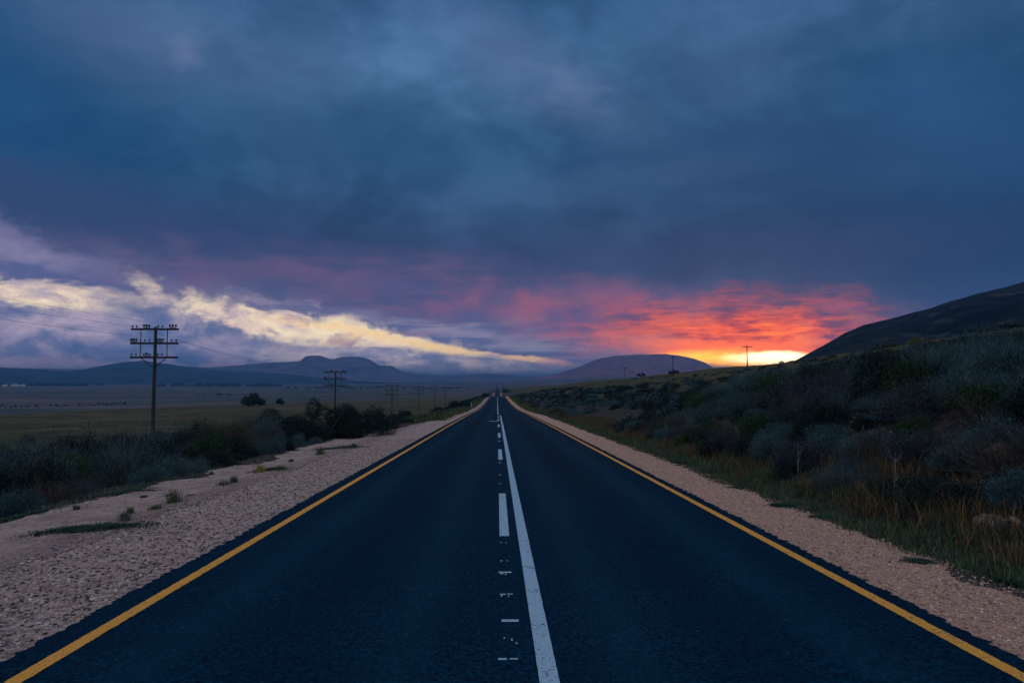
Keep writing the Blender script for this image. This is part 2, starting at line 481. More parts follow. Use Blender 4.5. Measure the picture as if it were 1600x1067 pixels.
def m_gravel_r(t):
    p = pos(t)
    n1 = noise(p, 42, 4, .75); n2 = noise(p, 1.6, 5, .6); n3 = noise(p, 12, 4, .65)
    c = mixc(sstep(n1, .3, .7), (.17, .105, .085), (.72, .48, .36))
    c = mixc(sstep(n3, .52, .62, 0, .6), c, (.12, .08, .075))
    c = mixc(sstep(n2, .4, .7, 0, .4), c, (.46, .28, .21))
    return c, (n1 + n3 * .7, .03, .9)
M_gravel_r = mat('red_gravel', m_gravel_r)
def m_sand(t):
    p = pos(t)
    x_ = sep(p)[0]; n1 = noise(p, 22, 5, .7); n2 = noise(p, .9, 5, .65); n3 = noise(p, 5, 5, .7)
    c = mixc(sstep(n1, .3, .7), (.32, .25, .235), (.50, .405, .37))
    c = mixc(sstep(n3, .5, .66, 0, .8), c, (.22, .17, .18))
    c = mixc(sstep(x_ + (n2 - .5) * 1.4, -6.6, -5.7, 0, .6), c, (.20, .15, .15))
    c = mixc(sstep(n2, .48, .62, 0, .7), c, (.24, .175, .16))
    c = mixc(sstep(noise(p, 2.6, 6, .72), .54, .62, 0, .6), c, (.12, .095, .095))
    c = mixc(sstep(noise(comb(x_ * 3, sep(p)[1] * .35, 0), 2, 5, .7), .5, .62, 0, .45), c, (.26, .20, .19))
    return c, (n1 * .5 + n3, .09, 1)
M_sand = mat('sand', m_sand)
def m_ground(t):
    p = pos(t); x, y, z = sep(p)
    n1 = noise(p, 3.2, 6, .7); n2 = noise(p, .16, 5, .6); n3 = noise(comb(x * .35, y, z), .05, 4, .6)
    # soil and litter near the road
    near = mixc(sstep(n1, .38, .62), (.020, .026, .030), (.065, .060, .050))
    near = mixc(sstep(noise(p, 12, 4, .7), .5, .7, 0, .6), near, (.03, .055, .035))
    # pasture
    fld = mixc(sstep(n2, .38, .64), (.030, .045, .030), (.075, .072, .040))
    fld = mixc(sstep(n3, .52, .6, 0, .65), fld, (.10, .085, .055))
    fld = mixc(sstep(noise(p, 1.5, 5, .7), .45, .7, 0, .35), fld, (.02, .03, .02))
    hill = mixc(sstep(n2, .4, .62), (.036, .052, .030), (.080, .070, .036))
    hill = mixc(sstep(noise(p, .8, 6, .7), .5, .64, 0, .7), hill, (.022, .034, .022))
    # valley: stubble and ploughed strips
    pat = noise(comb(x * .6, y * 2.2, 0), .0011, 3, .55)
    val = ramp(pat, [(.30, (.03, .06, .06)), (.40, (.08, .085, .09)), (.46, (.03, .06, .055)), (.52, (.11, .095, .10)), (.57, (.03, .055, .055)), (.66, (.08, .08, .085))])
    c = mixc(sstep(x, 9, 24), near, hill)
    c = mixc(sstep(x, -9, -16), c, fld)
    c = mixc(sstep(z, -8.5, -13), c, val)
    c = mixc(sstep(N.math('SQRT', x * x + y * y), 1500, 2300), c, val)
    return c, (n1, .12, .7)
M_ground = mat('soil_and_pasture', m_ground, rough=1, spec=.05)
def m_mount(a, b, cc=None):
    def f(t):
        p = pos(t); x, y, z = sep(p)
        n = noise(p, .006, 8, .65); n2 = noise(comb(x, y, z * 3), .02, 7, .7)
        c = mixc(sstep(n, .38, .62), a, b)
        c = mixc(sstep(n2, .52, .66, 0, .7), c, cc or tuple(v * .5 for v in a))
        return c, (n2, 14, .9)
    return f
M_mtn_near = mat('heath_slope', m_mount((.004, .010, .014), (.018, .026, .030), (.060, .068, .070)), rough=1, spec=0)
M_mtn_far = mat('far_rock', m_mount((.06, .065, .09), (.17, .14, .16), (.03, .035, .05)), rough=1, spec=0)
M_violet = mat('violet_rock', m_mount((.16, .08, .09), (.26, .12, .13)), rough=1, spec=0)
M_foot = mat('far_bush_hills', m_mount((.008, .03, .05), (.03, .055, .07), (.006, .02, .03)), rough=1, spec=0)
def leaf(a, b, tipc=None):
    def f(t):
        r = orand(t)
        c = mixc(r, a, b)
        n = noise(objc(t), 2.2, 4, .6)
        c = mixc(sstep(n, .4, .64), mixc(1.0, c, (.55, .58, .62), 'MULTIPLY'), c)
        a_ = attr(t, 'tip')
        if tipc: c = mixc(a_, c, tipc)
        return c, None
    return f
M_leaf = dict(
    grey=mat('grey_blue_foliage', leaf((.028, .085, .105), (.060, .130, .150), (.13, .21, .22)), spec=.1),
    dark=mat('dark_foliage', leaf((.008, .026, .028), (.017, .040, .040), (.03, .06, .06)), spec=.1),
    green=mat('green_foliage', leaf((.018, .058, .034), (.032, .085, .042), (.06, .12, .045)), spec=.1),
    brown=mat('dry_brown_foliage', leaf((.040, .042, .046), (.075, .066, .060), (.14, .11, .08)), spec=.1),
    mauve=mat('purple_grey_foliage', leaf((.030, .050, .068), (.058, .080, .100), (.11, .13, .15)), spec=.1),
    yellow=mat('yellow_green_foliage', leaf((.10, .13, .045), (.17, .18, .06), (.36, .32, .12)), spec=.1))
M_twig = mat('twig_bark', lambda t: (mixc(noise(objc(t), 6, 3), (.04, .035, .035), (.11, .10, .10)), None))
M_dead = mat('bleached_dead_wood', col=(.20, .18, .18))
def m_tint(t): return mixc(1.0, attr(t, 'tint'), (1, 1, 1), 'MULTIPLY'), None
M_tint = mat('grass_blades', m_tint, spec=.1)
M_stone = mat('stones', lambda t: (mixc(sstep(noise(pos(t), 60, 4, .7), .35, .65), mixc(1.0, attr(t, 'tint'), (.65, .65, .65), 'MULTIPLY'), attr(t, 'tint')), (noise(pos(t), 80, 3, .6), .01, .6)))
M_rock = mat('bank_rock', lambda t: (mixc(sstep(noise(objc(t), 5, 6, .7), .35, .65), (.07, .055, .05), (.32, .24, .20)), (noise(objc(t), 9, 6, .7), .06, 1)))
M_wood = mat('weathered_pole', lambda t: (mixc(noise(comb(*[v * k for v, k in zip(sep(objc(t)), (20, 20, 1.5))]), 1, 4), (.012, .018, .022), (.05, .055, .06)), None), rough=.9)
M_ceramic = mat('insulator_glaze', col=(.02, .028, .035), rough=.35, spec=.5)
M_wire = mat('wire_metal', col=(.10, .10, .12), rough=.6)

# ------------------------------------------------------------------ ground sheet
ys = [-40.]
while ys[-1] < -2: ys.append(ys[-1] + 1.0)
while ys[-1] < 14: ys.append(ys[-1] + .16)
while ys[-1] < 22000: ys.append(ys[-1] * 1.012)
ys = np.array(ys)
def side(start, first, ratio, end, cap=None):
    v = [start]; s = first
    while v[-1] < end: v.append(v[-1] + s); s *= ratio
    return v
xr = side(5.3, .14, 1.018, 21000)
xl = side(5.7, .14, 1.018, 21000)
xs = np.array([-v for v in reversed(xl)] + [-5.4, -5.0, -4.6, -4.2, -3.85, LE, LE + .12, -2, 0, 2, RE - .12, RE, 4.1, 4.4, 4.7, 5.0] + xr)
GX, GY = np.meshgrid(xs, ys)
GZ = H(GX, GY)
GZ = np.where((GX > LE + .05) & (GX < RE - .05), GZ - .08, GZ)
ground_o = mesh_np('ground', np.stack([GX.ravel(), GY.ravel(), GZ.ravel()], 1), grid_faces(*GX.shape), M_ground)
tag(ground_o, 'dark pasture and scrubland on both sides of the road, falling to a wide valley on the left', None, kind='structure')

def Hg(x, y):
    """height of the built ground sheet (bilinear on its own grid)"""
    x = np.asarray(x, float); y = np.asarray(y, float)
    i = np.clip(np.searchsorted(xs, x) - 1, 0, len(xs) - 2); j = np.clip(np.searchsorted(ys, y) - 1, 0, len(ys) - 2)
    fx = np.clip((x - xs[i]) / (xs[i + 1] - xs[i]), 0, 1); fy = np.clip((y - ys[j]) / (ys[j + 1] - ys[j]), 0, 1)
    return (GZ[j, i] * (1 - fx) + GZ[j, i + 1] * fx) * (1 - fy) + (GZ[j + 1, i] * (1 - fx) + GZ[j + 1, i + 1] * fx) * fy
Rgrid = H(np.zeros_like(ys), ys)
def Rg(y): return np.interp(y, ys, Rgrid)

def gb(x, y): return np.where((x > LE - .01) & (x < RE + .01), Rg(y), Hg(x, y))
def strip(name, xa, xb, y0, y1, lift, m, parent=None, ja=0., jb=0., fine=.05, cols=2, jf=6., base=None, skirt=0.):
    """long strip following the ground; xa/xb may be functions of y; ragged edges near the camera"""
    yy = set(ys[(ys > y0) & (ys < y1)].tolist()) | {y0, y1}
    yy |= set(np.arange(max(y0, 2.5), min(y1, 26), fine).tolist())
    yy |= set(np.arange(max(y0, 26), min(y1, 70), fine * 4).tolist())
    yy = np.array(sorted(yy))
    fa = xa(yy) if callable(xa) else np.full_like(yy, xa)
    fb = xb(yy) if callable(xb) else np.full_like(yy, xb)
    fa = fa + ja * fbm(yy * jf, yy * 0 + 3.3, 4, .75); fb = fb + jb * fbm(yy * jf, yy * 0 + 8.8, 4, .75)
    T = np.linspace(0, 1, cols)[None, :]
    X = fa[:, None] * (1 - T) + fb[:, None] * T
    Y = np.repeat(yy[:, None], cols, 1)
    Z = (base(X, Y) if base else np.repeat(Rg(yy)[:, None], cols, 1)) + lift
    if skirt:
        X = np.concatenate([X[:, :1] - .01, X, X[:, -1:] + .01], 1); Y = np.concatenate([Y[:, :1], Y, Y[:, -1:]], 1)
        Z = np.concatenate([Z[:, :1] - skirt, Z, Z[:, -1:] - skirt], 1)
    return mesh_np(name, np.stack([X.ravel(), Y.ravel(), Z.ravel()], 1), grid_faces(*X.shape), m, parent)

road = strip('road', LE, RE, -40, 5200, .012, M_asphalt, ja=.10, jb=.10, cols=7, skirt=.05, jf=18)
tag(road, 'straight dark blue asphalt road running to the vanishing point', kind='structure')
strip('gravel_shoulder', lambda y: -5.75 + 1.1 * ss(y, 45, 90), LE + .25, -40, 900, .006, M_gravel, ja=.35, cols=18, jf=1.2, base=gb)['kind'] = 'structure'
o = strip('gravel_shoulder', RE - .25, lambda y: 5.05 - .15 * ss(y, 60, 200), -40, 900, .006, M_gravel_r, jb=.35, cols=18, jf=1.2, base=gb)
o['kind'] = 'structure'
o = strip('sand_track', lambda y: -7.95 + .45 * np.sin(y * .33) + 3.0 * ss(y, 30, 62), lambda y: -5.5 + 1.1 * ss(y, 45, 90), -40, 75, .012, M_sand, ja=.8, jb=.25, cols=24, jf=.7, base=lambda x, y: Hg(x, y))
o['kind'] = 'structure'
for q in COL.objects:
    if q.name == 'gravel_shoulder': q['label'] = 'grey pink gravel shoulder on the left of the road'
    if q.name == 'gravel_shoulder.001': q['label'] = 'reddish gravel shoulder on the right of the road'
    if q.name == 'sand_track': q['label'] = 'pale sandy track beside the left gravel shoulder'
# paint
strip('yellow_edge_line', -3.27, -3.15, -40, 1100, .017, M_yellow, road, ja=.012, jb=.012, fine=.025, jf=22)
strip('yellow_edge_line', 3.49, 3.61, -40, 1100, .017, M_yellow, road, ja=.012, jb=.012, fine=.025, jf=22)
strip('solid_white_line', .283, .417, -40, 78, .017, M_white, road, ja=.004, jb=.004, fine=.03, jf=20)
d0 = F * CAMZ / (836 - 620)
k = 0
for k in range(-2, 60):
    y0 = 9.9 + k * 12.0
    if k < 0: continue
    if y0 > 345 and y0 < 760 or y0 > 1040: continue
    strip('centre_dash', .035, .165, y0, y0 + 4.35, .017, M_white, road, ja=.006, jb=.006, fine=.05, jf=12)
strip('small_centre_dash', .04, .16, 47.6, 49.0, .0175, M_white, road)
strip('small_centre_dash', .03, .17, 64, 66, .0175, M_white, road)
strip('white_cross_bar', -.62, .03, 57.0, 58.1, .0175, M_white, road)
strip('far_centre_line', .02, .16, 84, 345, .016, M_white, road)
# chipped remains of small marks along the centre
def sliver(mb, x0, x1, y0, y1, jag, r):
    """ragged flake of old paint"""
    n = 9; top = []; bot = []
    for i in range(n + 1):
        x = x0 + (x1 - x0) * i / n
        bot.append((x + r.uniform(-.4, .4) * jag, y0 + r.uniform(-1, 1) * jag * (y1 - y0) * 9)); top.append((x + r.uniform(-.4, .4) * jag, y1 + r.uniform(-1, 1) * jag * (y1 - y0) * 5))
    P = [(a, b, float(Rg(b)) + .0165) for a, b in bot + top]
    mb.add(P, [(i, i + 1, n + 2 + i, n + 1 + i) for i in range(n)])
MARKS = [(789, 898, [(-.07, .07, 0, .055, .006), (-.05, -.02, -.06, -.01, .008), (.0, .012, -.10, -.01, .006)]),
         (792, 933, [(-.065, -.01, .0, .035, .008), (.005, .06, .01, .04, .008), (-.06, -.045, -.06, 0, .006), (.01, .02, -.08, .0, .006)]),
         (797, 973, [(-.072, .072, -.03, .035, .002)]),
         (794, 1035, [(-.07, -.01, 0, .035, .008), (.01, .07, .005, .03, .008)]),
         (788, 879, [(-.05, -.02, 0, .03, .008), (.02, .045, 0, .025, .008)]),
         (786, 850, [(-.035, -.012, 0, .04, .008), (.03, .05, 0, .035, .008)]),
         (801, 1003, [(-.012, .0, -.03, .02, .004), (.02, .034, -.10, -.07, .004), (-.07, -.06, .02, .05, .004)]),
         (781, 757, [(-.025, .025, 0, .09, .006)]), (781, 743, [(-.025, .025, 0, .12, .006)]), (781, 724, [(-.03, .03, 0, .2, .006)]), (780, 690, [(-.06, .06, 0, .3, .003)])]
for k, (px_, py_, fl) in enumerate(MARKS):
    gx, gy, _ = ground(px_, py_); mb = MB(); rr = random.Random(k)
    for a, b, c, d, jg in fl: sliver(mb, gx + a, gx + b, gy + c, gy + d, jg, rr)
    mb.build('chipped_paint_mark', M_white, road)

# ------------------------------------------------------------------ mountains
def ridge(name, prof, Dr, Df, Db, zbase, m, label, rough=.06, seed=0, na=260, nd=60, powr=1.4):
    """mountain body: skyline heights by azimuth at distance Dr, falling to the plain at Df in front and Db behind"""
    P = [azel(a, b) for a, b in prof]
    a_ = np.array([p[0] for p in P]); e_ = np.array([p[1] for p in P])
    AZ = np.linspace(a_[0], a_[-1], na)
    top = np.interp(AZ, a_, e_)
    ds = np.concatenate([np.linspace(Df, Dr, nd), np.linspace(Dr, Db, nd // 2)[1:]])
    AA, DD = np.meshgrid(np.radians(AZ), ds)
    TT = np.repeat((np.tan(np.radians(top)) * Dr + CAMZ)[None, :], len(ds), 0)
    t = np.where(DD <= Dr, (DD - Df) / (Dr - Df), (Db - DD) / (Db - Dr))
    X = np.sin(AA) * DD; Y = np.cos(AA) * DD
    s = Dr * .10
    rid = 1 - np.abs(fbm(X / s + seed, Y / s, 5, .55)) * 2
    Z = zbase + (TT - zbase) * t ** powr
    amp = (TT - zbase)
    Z = Z + amp * rough * 6 * (rid - .6) * np.sin(np.clip(t, 0, 1) * math.pi) * .6 + amp * rough * .35 * fbm(X / s * 6 + seed, Y / s * 6, 3) * ss(t, 0, .2)
    o = mesh_np(name, np.stack([X.ravel(), Y.ravel(), Z.ravel()], 1), grid_faces(*X.shape), m)
    tag(o, label, kind='structure')
    return o
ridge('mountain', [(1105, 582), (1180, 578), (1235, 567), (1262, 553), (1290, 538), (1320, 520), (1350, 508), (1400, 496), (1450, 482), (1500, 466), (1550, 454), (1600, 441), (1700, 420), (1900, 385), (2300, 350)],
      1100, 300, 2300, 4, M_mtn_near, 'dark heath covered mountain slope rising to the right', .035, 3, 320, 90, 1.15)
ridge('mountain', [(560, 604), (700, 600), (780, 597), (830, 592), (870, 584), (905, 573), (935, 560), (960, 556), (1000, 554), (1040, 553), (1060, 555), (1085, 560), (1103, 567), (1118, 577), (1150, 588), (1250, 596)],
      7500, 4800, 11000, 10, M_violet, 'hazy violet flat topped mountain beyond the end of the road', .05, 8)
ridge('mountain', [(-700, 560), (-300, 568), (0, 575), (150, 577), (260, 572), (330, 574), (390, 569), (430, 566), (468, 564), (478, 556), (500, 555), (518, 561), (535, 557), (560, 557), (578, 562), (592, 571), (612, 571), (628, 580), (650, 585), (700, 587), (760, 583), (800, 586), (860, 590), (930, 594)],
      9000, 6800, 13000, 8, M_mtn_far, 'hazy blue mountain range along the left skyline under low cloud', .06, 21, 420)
ridge('hills', [(-600, 580), (-200, 575), (0, 574), (60, 577), (110, 581), (140, 575), (190, 566), (225, 563), (260, 568), (320, 577), (380, 580), (450, 584), (520, 592), (640, 600)],
      6000, 4300, 7500, -2, M_foot, 'dark blue foothills at the far left below the range', .06, 31, 260)

# ------------------------------------------------------------------ shrubs
def frames(d):
    d = d / np.linalg.norm(d, axis=1, keepdims=True)
    r = np.random.default_rng(3).normal(size=d.shape)
    s = np.cross(d, r); s /= np.linalg.norm(s, axis=1, keepdims=True)
    return d, s
def leaf_tris(P, Dv, L, W):
    """one pointed leaf (triangle pair) per row"""
    d, s = frames(Dv)
    L = L[:, None]; W = W[:, None]
    a = P - s * W * .5; b = P + s * W * .5; c = P + d * L
    V = np.stack([a, b, c], 1).reshape(-1, 3)
    Fc = np.arange(len(P) * 3).reshape(-1, 3)
    return V, Fc
def crown_pts(g, n, lobes, flat):
    """points on a lumpy dome"""
    th = g.uniform(0, 2 * np.pi, n); ph = np.arccos(g.uniform(-.15, 1, n))
    d = np.stack([np.sin(ph) * np.cos(th), np.sin(ph) * np.sin(th), np.cos(ph)], 1)
    r = .72 + .0 * th
    for l in lobes:
        r = r + l[3] * np.exp(-((d - np.array(l[:3])) ** 2).sum(1) / .16)
    r = r * g.uniform(.72, 1.06, n)
    return d * r[:, None] * np.array([1, 1, flat])
def shrub_meshes(seed, sprays, per, ll, lw, flat=.9, up=.5, spread=.07):
    g = np.random.default_rng(seed)
    lobes = []
    for _ in range(7):
        v = g.normal(size=3); v[2] = abs(v[2]); v /= np.linalg.norm(v); lobes.append((*v, g.uniform(.1, .42)))
    E_ = crown_pts(g, sprays, lobes, flat)
    B_ = E_ * np.array([.5, .5, .25]) * g.uniform(.3, 1, (sprays, 1))
    t = g.beta(2.2, 1.1, (sprays, per))
    P = B_[:, None, :] * (1 - t[..., None]) + E_[:, None, :] * t[..., None]
    P = P + g.normal(size=P.shape) * spread * (0.4 + t[..., None])
    Dv = (E_ - B_)[:, None, :] * 1.0; Dv = Dv / np.linalg.norm(Dv, axis=2, keepdims=True)
    Dv = Dv + g.normal(size=P.shape) * .55 + np.array([0, 0, up])
    P = P.reshape(-1, 3); Dv = Dv.reshape(-1, 3)
    n = len(P)
    P[:, 2] = np.abs(P[:, 2])
    V, Fc = leaf_tris(P, Dv, g.uniform(.6, 1.4, n) * ll, g.uniform(.7, 1.3, n) * lw)
    tip = (g.random(n) < .3) * g.random(n)
    tip = np.repeat(tip, 3)
    tipc = np.stack([tip] * 3, 1)
    # stems
    SV, SF = [], []; c = 0
    idx = g.choice(sprays, min(70, sprays), replace=False)
    mb = MB()
    for i in idx:
        e = E_[i]; b = np.array([e[0] * .08, e[1] * .08, -.06]); mid = b * .4 + e * .6 * .8 + g.normal(size=3) * .04; mid[2] = max(mid[2], .05)
        mb.tube([b, mid, e * 1.04], [.022, .011, .003], 3, False)
    return (V, Fc, tipc), mb
PROTO = {}
def make_proto(key, seed, sprays, per, ll, lw, **kw):
    (V, Fc, tipc), mb = shrub_meshes(seed, sprays, per, ll, lw, **kw)
    lo = mesh_np('foliage', V, Fc, M_leaf['grey'], smooth=False, attrs={'tip': tipc}, link=False)
    so = mb.build('stems', M_twig)
    COL.objects.unlink(so)
    PROTO[key] = (lo.data, so.data)
for i in range(4): make_proto(('fine', i), 100 + i, 420, 34, .085, .013, up=.6)
for i in range(3): make_proto(('bush', i), 200 + i, 380, 36, .060, .026, up=.1, spread=.06)
for i in range(2): make_proto(('wisp', i), 300 + i, 260, 20, .12, .009, up=1.1, flat=1.1, spread=.09)

def shrub(name, proto, m, loc, r, h, label, group, cat='shrub'):
    o = empty(name, loc, random.uniform(0, 6.28))
    lm, sm_ = PROTO[proto]
    f = bpy.data.objects.new('foliage', lm); s = bpy.data.objects.new('stems', sm_)
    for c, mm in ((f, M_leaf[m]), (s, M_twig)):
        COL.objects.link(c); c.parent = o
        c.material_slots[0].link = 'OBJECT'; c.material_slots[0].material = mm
    o.scale = (r, r * random.uniform(.85, 1.15), h)
    tag(o, label, cat, group)
    return o

# labels by kind and side: the crowd of one kind on one side cannot be told apart
LAB = {('grey', 'R'): 'blue grey fine leaved shrub in the crowd covering the right roadside bank',
       ('mauve', 'R'): 'dull purple grey twiggy shrub in the crowd covering the right roadside bank',
       ('dark', 'R'): 'dark leafy shrub in the crowd covering the right roadside bank',
       ('green', 'R'): 'fresh green shrub among the grey ones on the right roadside bank',
       ('brown', 'R'): 'dry brown shrub low on the right roadside bank',
       ('yellow', 'R'): 'yellow green shrub high on the right bank crest',
       ('grey', 'L'): 'blue grey shrub in the scrub belt left of the sandy track',
       ('mauve', 'L'): 'purple grey twiggy shrub in the scrub belt left of the sandy track',
       ('dark', 'L'): 'dark dense shrub in the scrub belt left of the sandy track',
       ('green', 'L'): 'green leafy shrub in the scrub belt left of the sandy track',
       ('brown', 'L'): 'dry brown shrub in the scrub belt left of the sandy track',
       ('yellow', 'L'): 'yellow green flowering bush beside the dark mats of weed at the left track edge'}
GR = {'R': 'shrubs on the right roadside bank', 'L': 'shrubs in the scrub belt on the left'}
def pk(kind):
    if kind in ('dark', 'green'): return ('bush', random.randrange(3))
    if kind == 'brown' or random.random() < .18: return ('wisp', random.randrange(2))
    return ('fine', random.randrange(4))

def visible_px(x, y, z):
    v = CR.transposed() @ Vector((x, y, z - CAMZ))
    if v.z > -.1: return None
    return 800 + F * v.x / -v.z, 533.5 - F * v.y / -v.z

# right bank: jittered grid, nearest first
cand = []
def scatter(x0, x1, y0, y1, step, side_, keep=1.0):
    y = y0
    while y < y1:
        st_ = step * (1 + y * .004)
        x = x0
        while x < x1:
            px_ = x + random.uniform(-.45, .45) * st_; py_ = y + random.uniform(-.45, .45) * st_
            if random.random() < keep:
                z = float(Hg(px_, py_)); v = visible_px(px_, py_, z + .5)
                if v and -60 < v[0] < 1660: cand.append((math.hypot(px_, py_), px_, py_, z, side_))
            x += st_
        y += st_
scatter(6.9, 10.5, 6, 40, .88, 'R')
scatter(10.5, 17, 9, 64, 1.15, 'R')
scatter(17, 34, 16, 64, 1.9, 'R', .8)
scatter(6.9, 22, 64, 130, 1.8, 'R', .8)
scatter(-15.5, -8.5, 9, 36, 1.15, 'L')
scatter(-13.5, -7.2, 36, 62, 1.5, 'L', .9)
scatter(-30, -16, 22, 60, 2.6, 'L', .45)
scatter(-11, -5.6, 62, 150, 1.9, 'L', .55)
cand.sort()
rest = []
cnt = {'R': 0, 'L': 0}
for d, x, y, z, sd_ in cand:
    if cnt[sd_] >= (192 if sd_ == 'R' else 92): rest.append((x, y, z, sd_)); continue
    u = random.random()
    if sd_ == 'R':
        nse = float(fbm(np.array([x * .16]), np.array([y * .11]), 2)[0])
        low = x < 9.2
        if low: kind = 'brown' if u < .22 else 'mauve' if u < .42 else 'grey' if u < .70 else 'dark' if u < .92 else 'green'
        else: kind = 'grey' if u < .50 + nse else 'mauve' if u < .66 else 'dark' if u < .86 else 'green'
        r = random.uniform(.55, 1.0) * (1 if low else 1.15); h = r * random.uniform(.75, 1.15)
        if low: r *= .85; h *= .8
        near = ss(np.array(y), 26, 9)
        h *= 1.22 - .2 * float(near)
    else:
        kind = 'grey' if u < .42 else 'dark' if u < .72 else 'mauve' if u < .86 else 'brown' if u < .93 else 'green'
        r = random.uniform(.75, 1.2); h = r * random.uniform(1.15, 1.6)
        if x > -9.8 and y < 36: r *= .6; h *= .5
        if y > 36 and y < 64 and x < -8.4: r *= 1.2; h *= 1.2; kind = 'dark' if random.random() < .7 else kind
        if y > 62: r *= .8; h *= .7
        if x < -16: r *= .9; h *= .7
    shrub('shrub', pk(kind), kind, (x, y, z - .05), r, h, LAB[(kind, sd_)], GR[sd_])
    cnt[sd_] += 1
print('shrubs', cnt, 'rest', len(rest))

# the remaining, small and far shrubs as one mass
def mass(name, items, m, label, n_leaf=420, ll=.14, lw=.04, seed=9, attrs_tint=None):
    g = np.random.default_rng(seed); Vs = []; 
    for (x, y, z, r, h) in items:
        lob = [(*(v / np.linalg.norm(v)), g.uniform(.1, .35)) for v in g.normal(size=(5, 3))]
        P = crown_pts(g, n_leaf, lob, 1.0) * (g.uniform(.55, 1, (n_leaf, 1)))
        P[:, 2] = np.abs(P[:, 2]); Dv = g.normal(size=P.shape) + P * 1.5 + np.array([0, 0, .5])
        sc = max(r, .4)
        V, _ = leaf_tris(P * np.array([r, r, h]), Dv, g.uniform(.6, 1.4, n_leaf) * ll * sc, g.uniform(.6, 1.4, n_leaf) * lw * sc * 1.5)
        Vs.append(V + np.array([x, y, z]))
    V = np.concatenate(Vs)
    o = mesh_np(name, V, np.arange(len(V)).reshape(-1, 3), m, smooth=False, attrs={'tip': np.zeros((len(V), 3))})
    tag(o, label, 'scrub', kind='stuff'); return o
itR = [(x, y, z - .1, random.uniform(.7, 1.3), random.uniform(.6, 1.1)) for x, y, z, s in rest if s == 'R']
itL = [(x, y, z - .1, random.uniform(.7, 1.2), random.uniform(.5, 1.0)) for x, y, z, s in rest if s == 'L']
def extra(n, x0, x1, y0, y1, r0, r1, hk=.8):
    out = []
    for _ in range(n):
        x = random.uniform(x0, x1); y = math.exp(random.uniform(math.log(y0), math.log(y1)))
        z = float(Hg(x, y)); r = random.uniform(r0, r1)
        v = visible_px(x, y, z)
        if v and -50 < v[0] < 1650: out.append((x, y, z - .1, r, r * hk * random.uniform(.7, 1.2)))
    return out
itR += extra(260, 20, 60, 50, 330, .4, 1.1, .7) + extra(420, 6.5, 30, 120, 360, .7, 1.5)
half = len(itR) // 3
random.shuffle(itR)
mass('scrub', itR[:half], M_leaf['grey'], 'grey scrub thinning out up the right hillside behind the roadside bank', seed=4)
mass('scrub', itR[half:], M_leaf['dark'], 'dark scrub scattered over the right hillside and along the far right verge', seed=5)
itL += extra(300, -13, -5.4, 130, 345, .6, 1.4, .8)
if itL: mass('scrub', itL, M_leaf['dark'], 'dark scrub lining the far left verge of the road', seed=6)

# ------------------------------------------------------------------ trees and bushes one can point to
def tree(name, x, y, r, h, trunk, m, label, cat, group=None, n=2600, seed=1, lw=.08):
    g = np.random.default_rng(seed); z = float(Hg(x, y))
    o = empty(name, (x, y, z - .1))
    mb = MB(); cz = trunk
    tk = .13 if cat == 'bush' else 1
    mb.tube([(0, 0, 0), (r * .04, 0, cz * .6), (0, r * .03, cz + h * .35)], [r * .09 * tk, r * .06 * tk, r * .03 * tk], 7)
    ends = []
    for k in range(9):
        a = k * 2.4 + g.uniform(-.3, .3); e = (math.cos(a) * r * .6, math.sin(a) * r * .6, cz + h * g.uniform(.25, .7))
        mb.tube([(0, 0, cz * g.uniform(.5, .95)), (e[0] * .5, e[1] * .5, (cz + e[2]) * .5), e], [r * .04 * tk, r * .025 * tk, r * .008 * tk], 4, False)
    mb.build('trunk', M_twig, o)
    # crown: clumps
    nc = 26; C_ = []
    for k in range(nc):
        v = g.normal(size=3); v /= np.linalg.norm(v); v[2] = v[2] * .5 + .35
        q_ = math.hypot(v[0], v[1]); C_.append(np.array([v[0] * r * .7, v[1] * r * .7, cz + h * max(.12, (.22 + v[2] * .5) * (1.15 - .6 * q_) * g.uniform(.8, 1.2))]))
    Ps = []; 
    for c in C_:
        v = g.normal(size=(n // nc, 3)); v /= np.linalg.norm(v, axis=1, keepdims=True)
        Ps.append(c + v * g.uniform(.3, 1, (n // nc, 1)) ** .5 * np.array([1, 1, 0]) * r * g.uniform(.16, .34) + c * 0 + v * g.uniform(.3, 1, (n // nc, 1)) ** .5 * np.array([0, 0, h * g.uniform(.12, .26)]))
    P = np.concatenate(Ps); P[:, 2] = np.maximum(P[:, 2], .1)
    V, Fc = leaf_tris(P, g.normal(size=P.shape), g.uniform(.6, 1.4, len(P)) * lw * r * 1.5, g.uniform(.6, 1.4, len(P)) * lw * r)
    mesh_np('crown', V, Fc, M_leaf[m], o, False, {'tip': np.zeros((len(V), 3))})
    tag(o, label, cat, group); return o
def tree_px(name, px_, pyb, d, w_px, h_px, m, label, cat, trunk=.25, **kw):
    """d metres away along the road; size from its size in the picture"""
    x, y, _ = at(px_, 600, d)
    r = w_px / 2 / F * d; H_ = h_px / F * d
    return tree(name, x, y, r, H_ * (1 - trunk * .6), H_ * trunk, m, label, cat, **kw)
tree_px('tree', 397, 0, 330, 42, 22, 'dark', 'broad dark tree clump standing at the far edge of the left field', 'tree', .1, seed=2)
tree_px('tree', 438, 0, 350, 16, 13, 'dark', 'smaller dark tree just right of the broad clump at the left field edge', 'tree', .15, seed=3)
tree_px('tree', 786.5, 0, 930, 5, 12, 'dark', 'narrow tree rising on the right verge where the road ends', 'tree', .2, seed=4, n=900)
tree_px('bush', 792, 0, 900, 18, 8, 'dark', 'low dark bush at the foot of the narrow tree beside the far road', 'bush', .05, seed=5, n=900)
tree_px('bush', 1053, 0, 262, 20, 9, 'dark', 'dark bush at the foot of the middle pole on the right ridge', 'bush', .05, seed=6, n=1200)
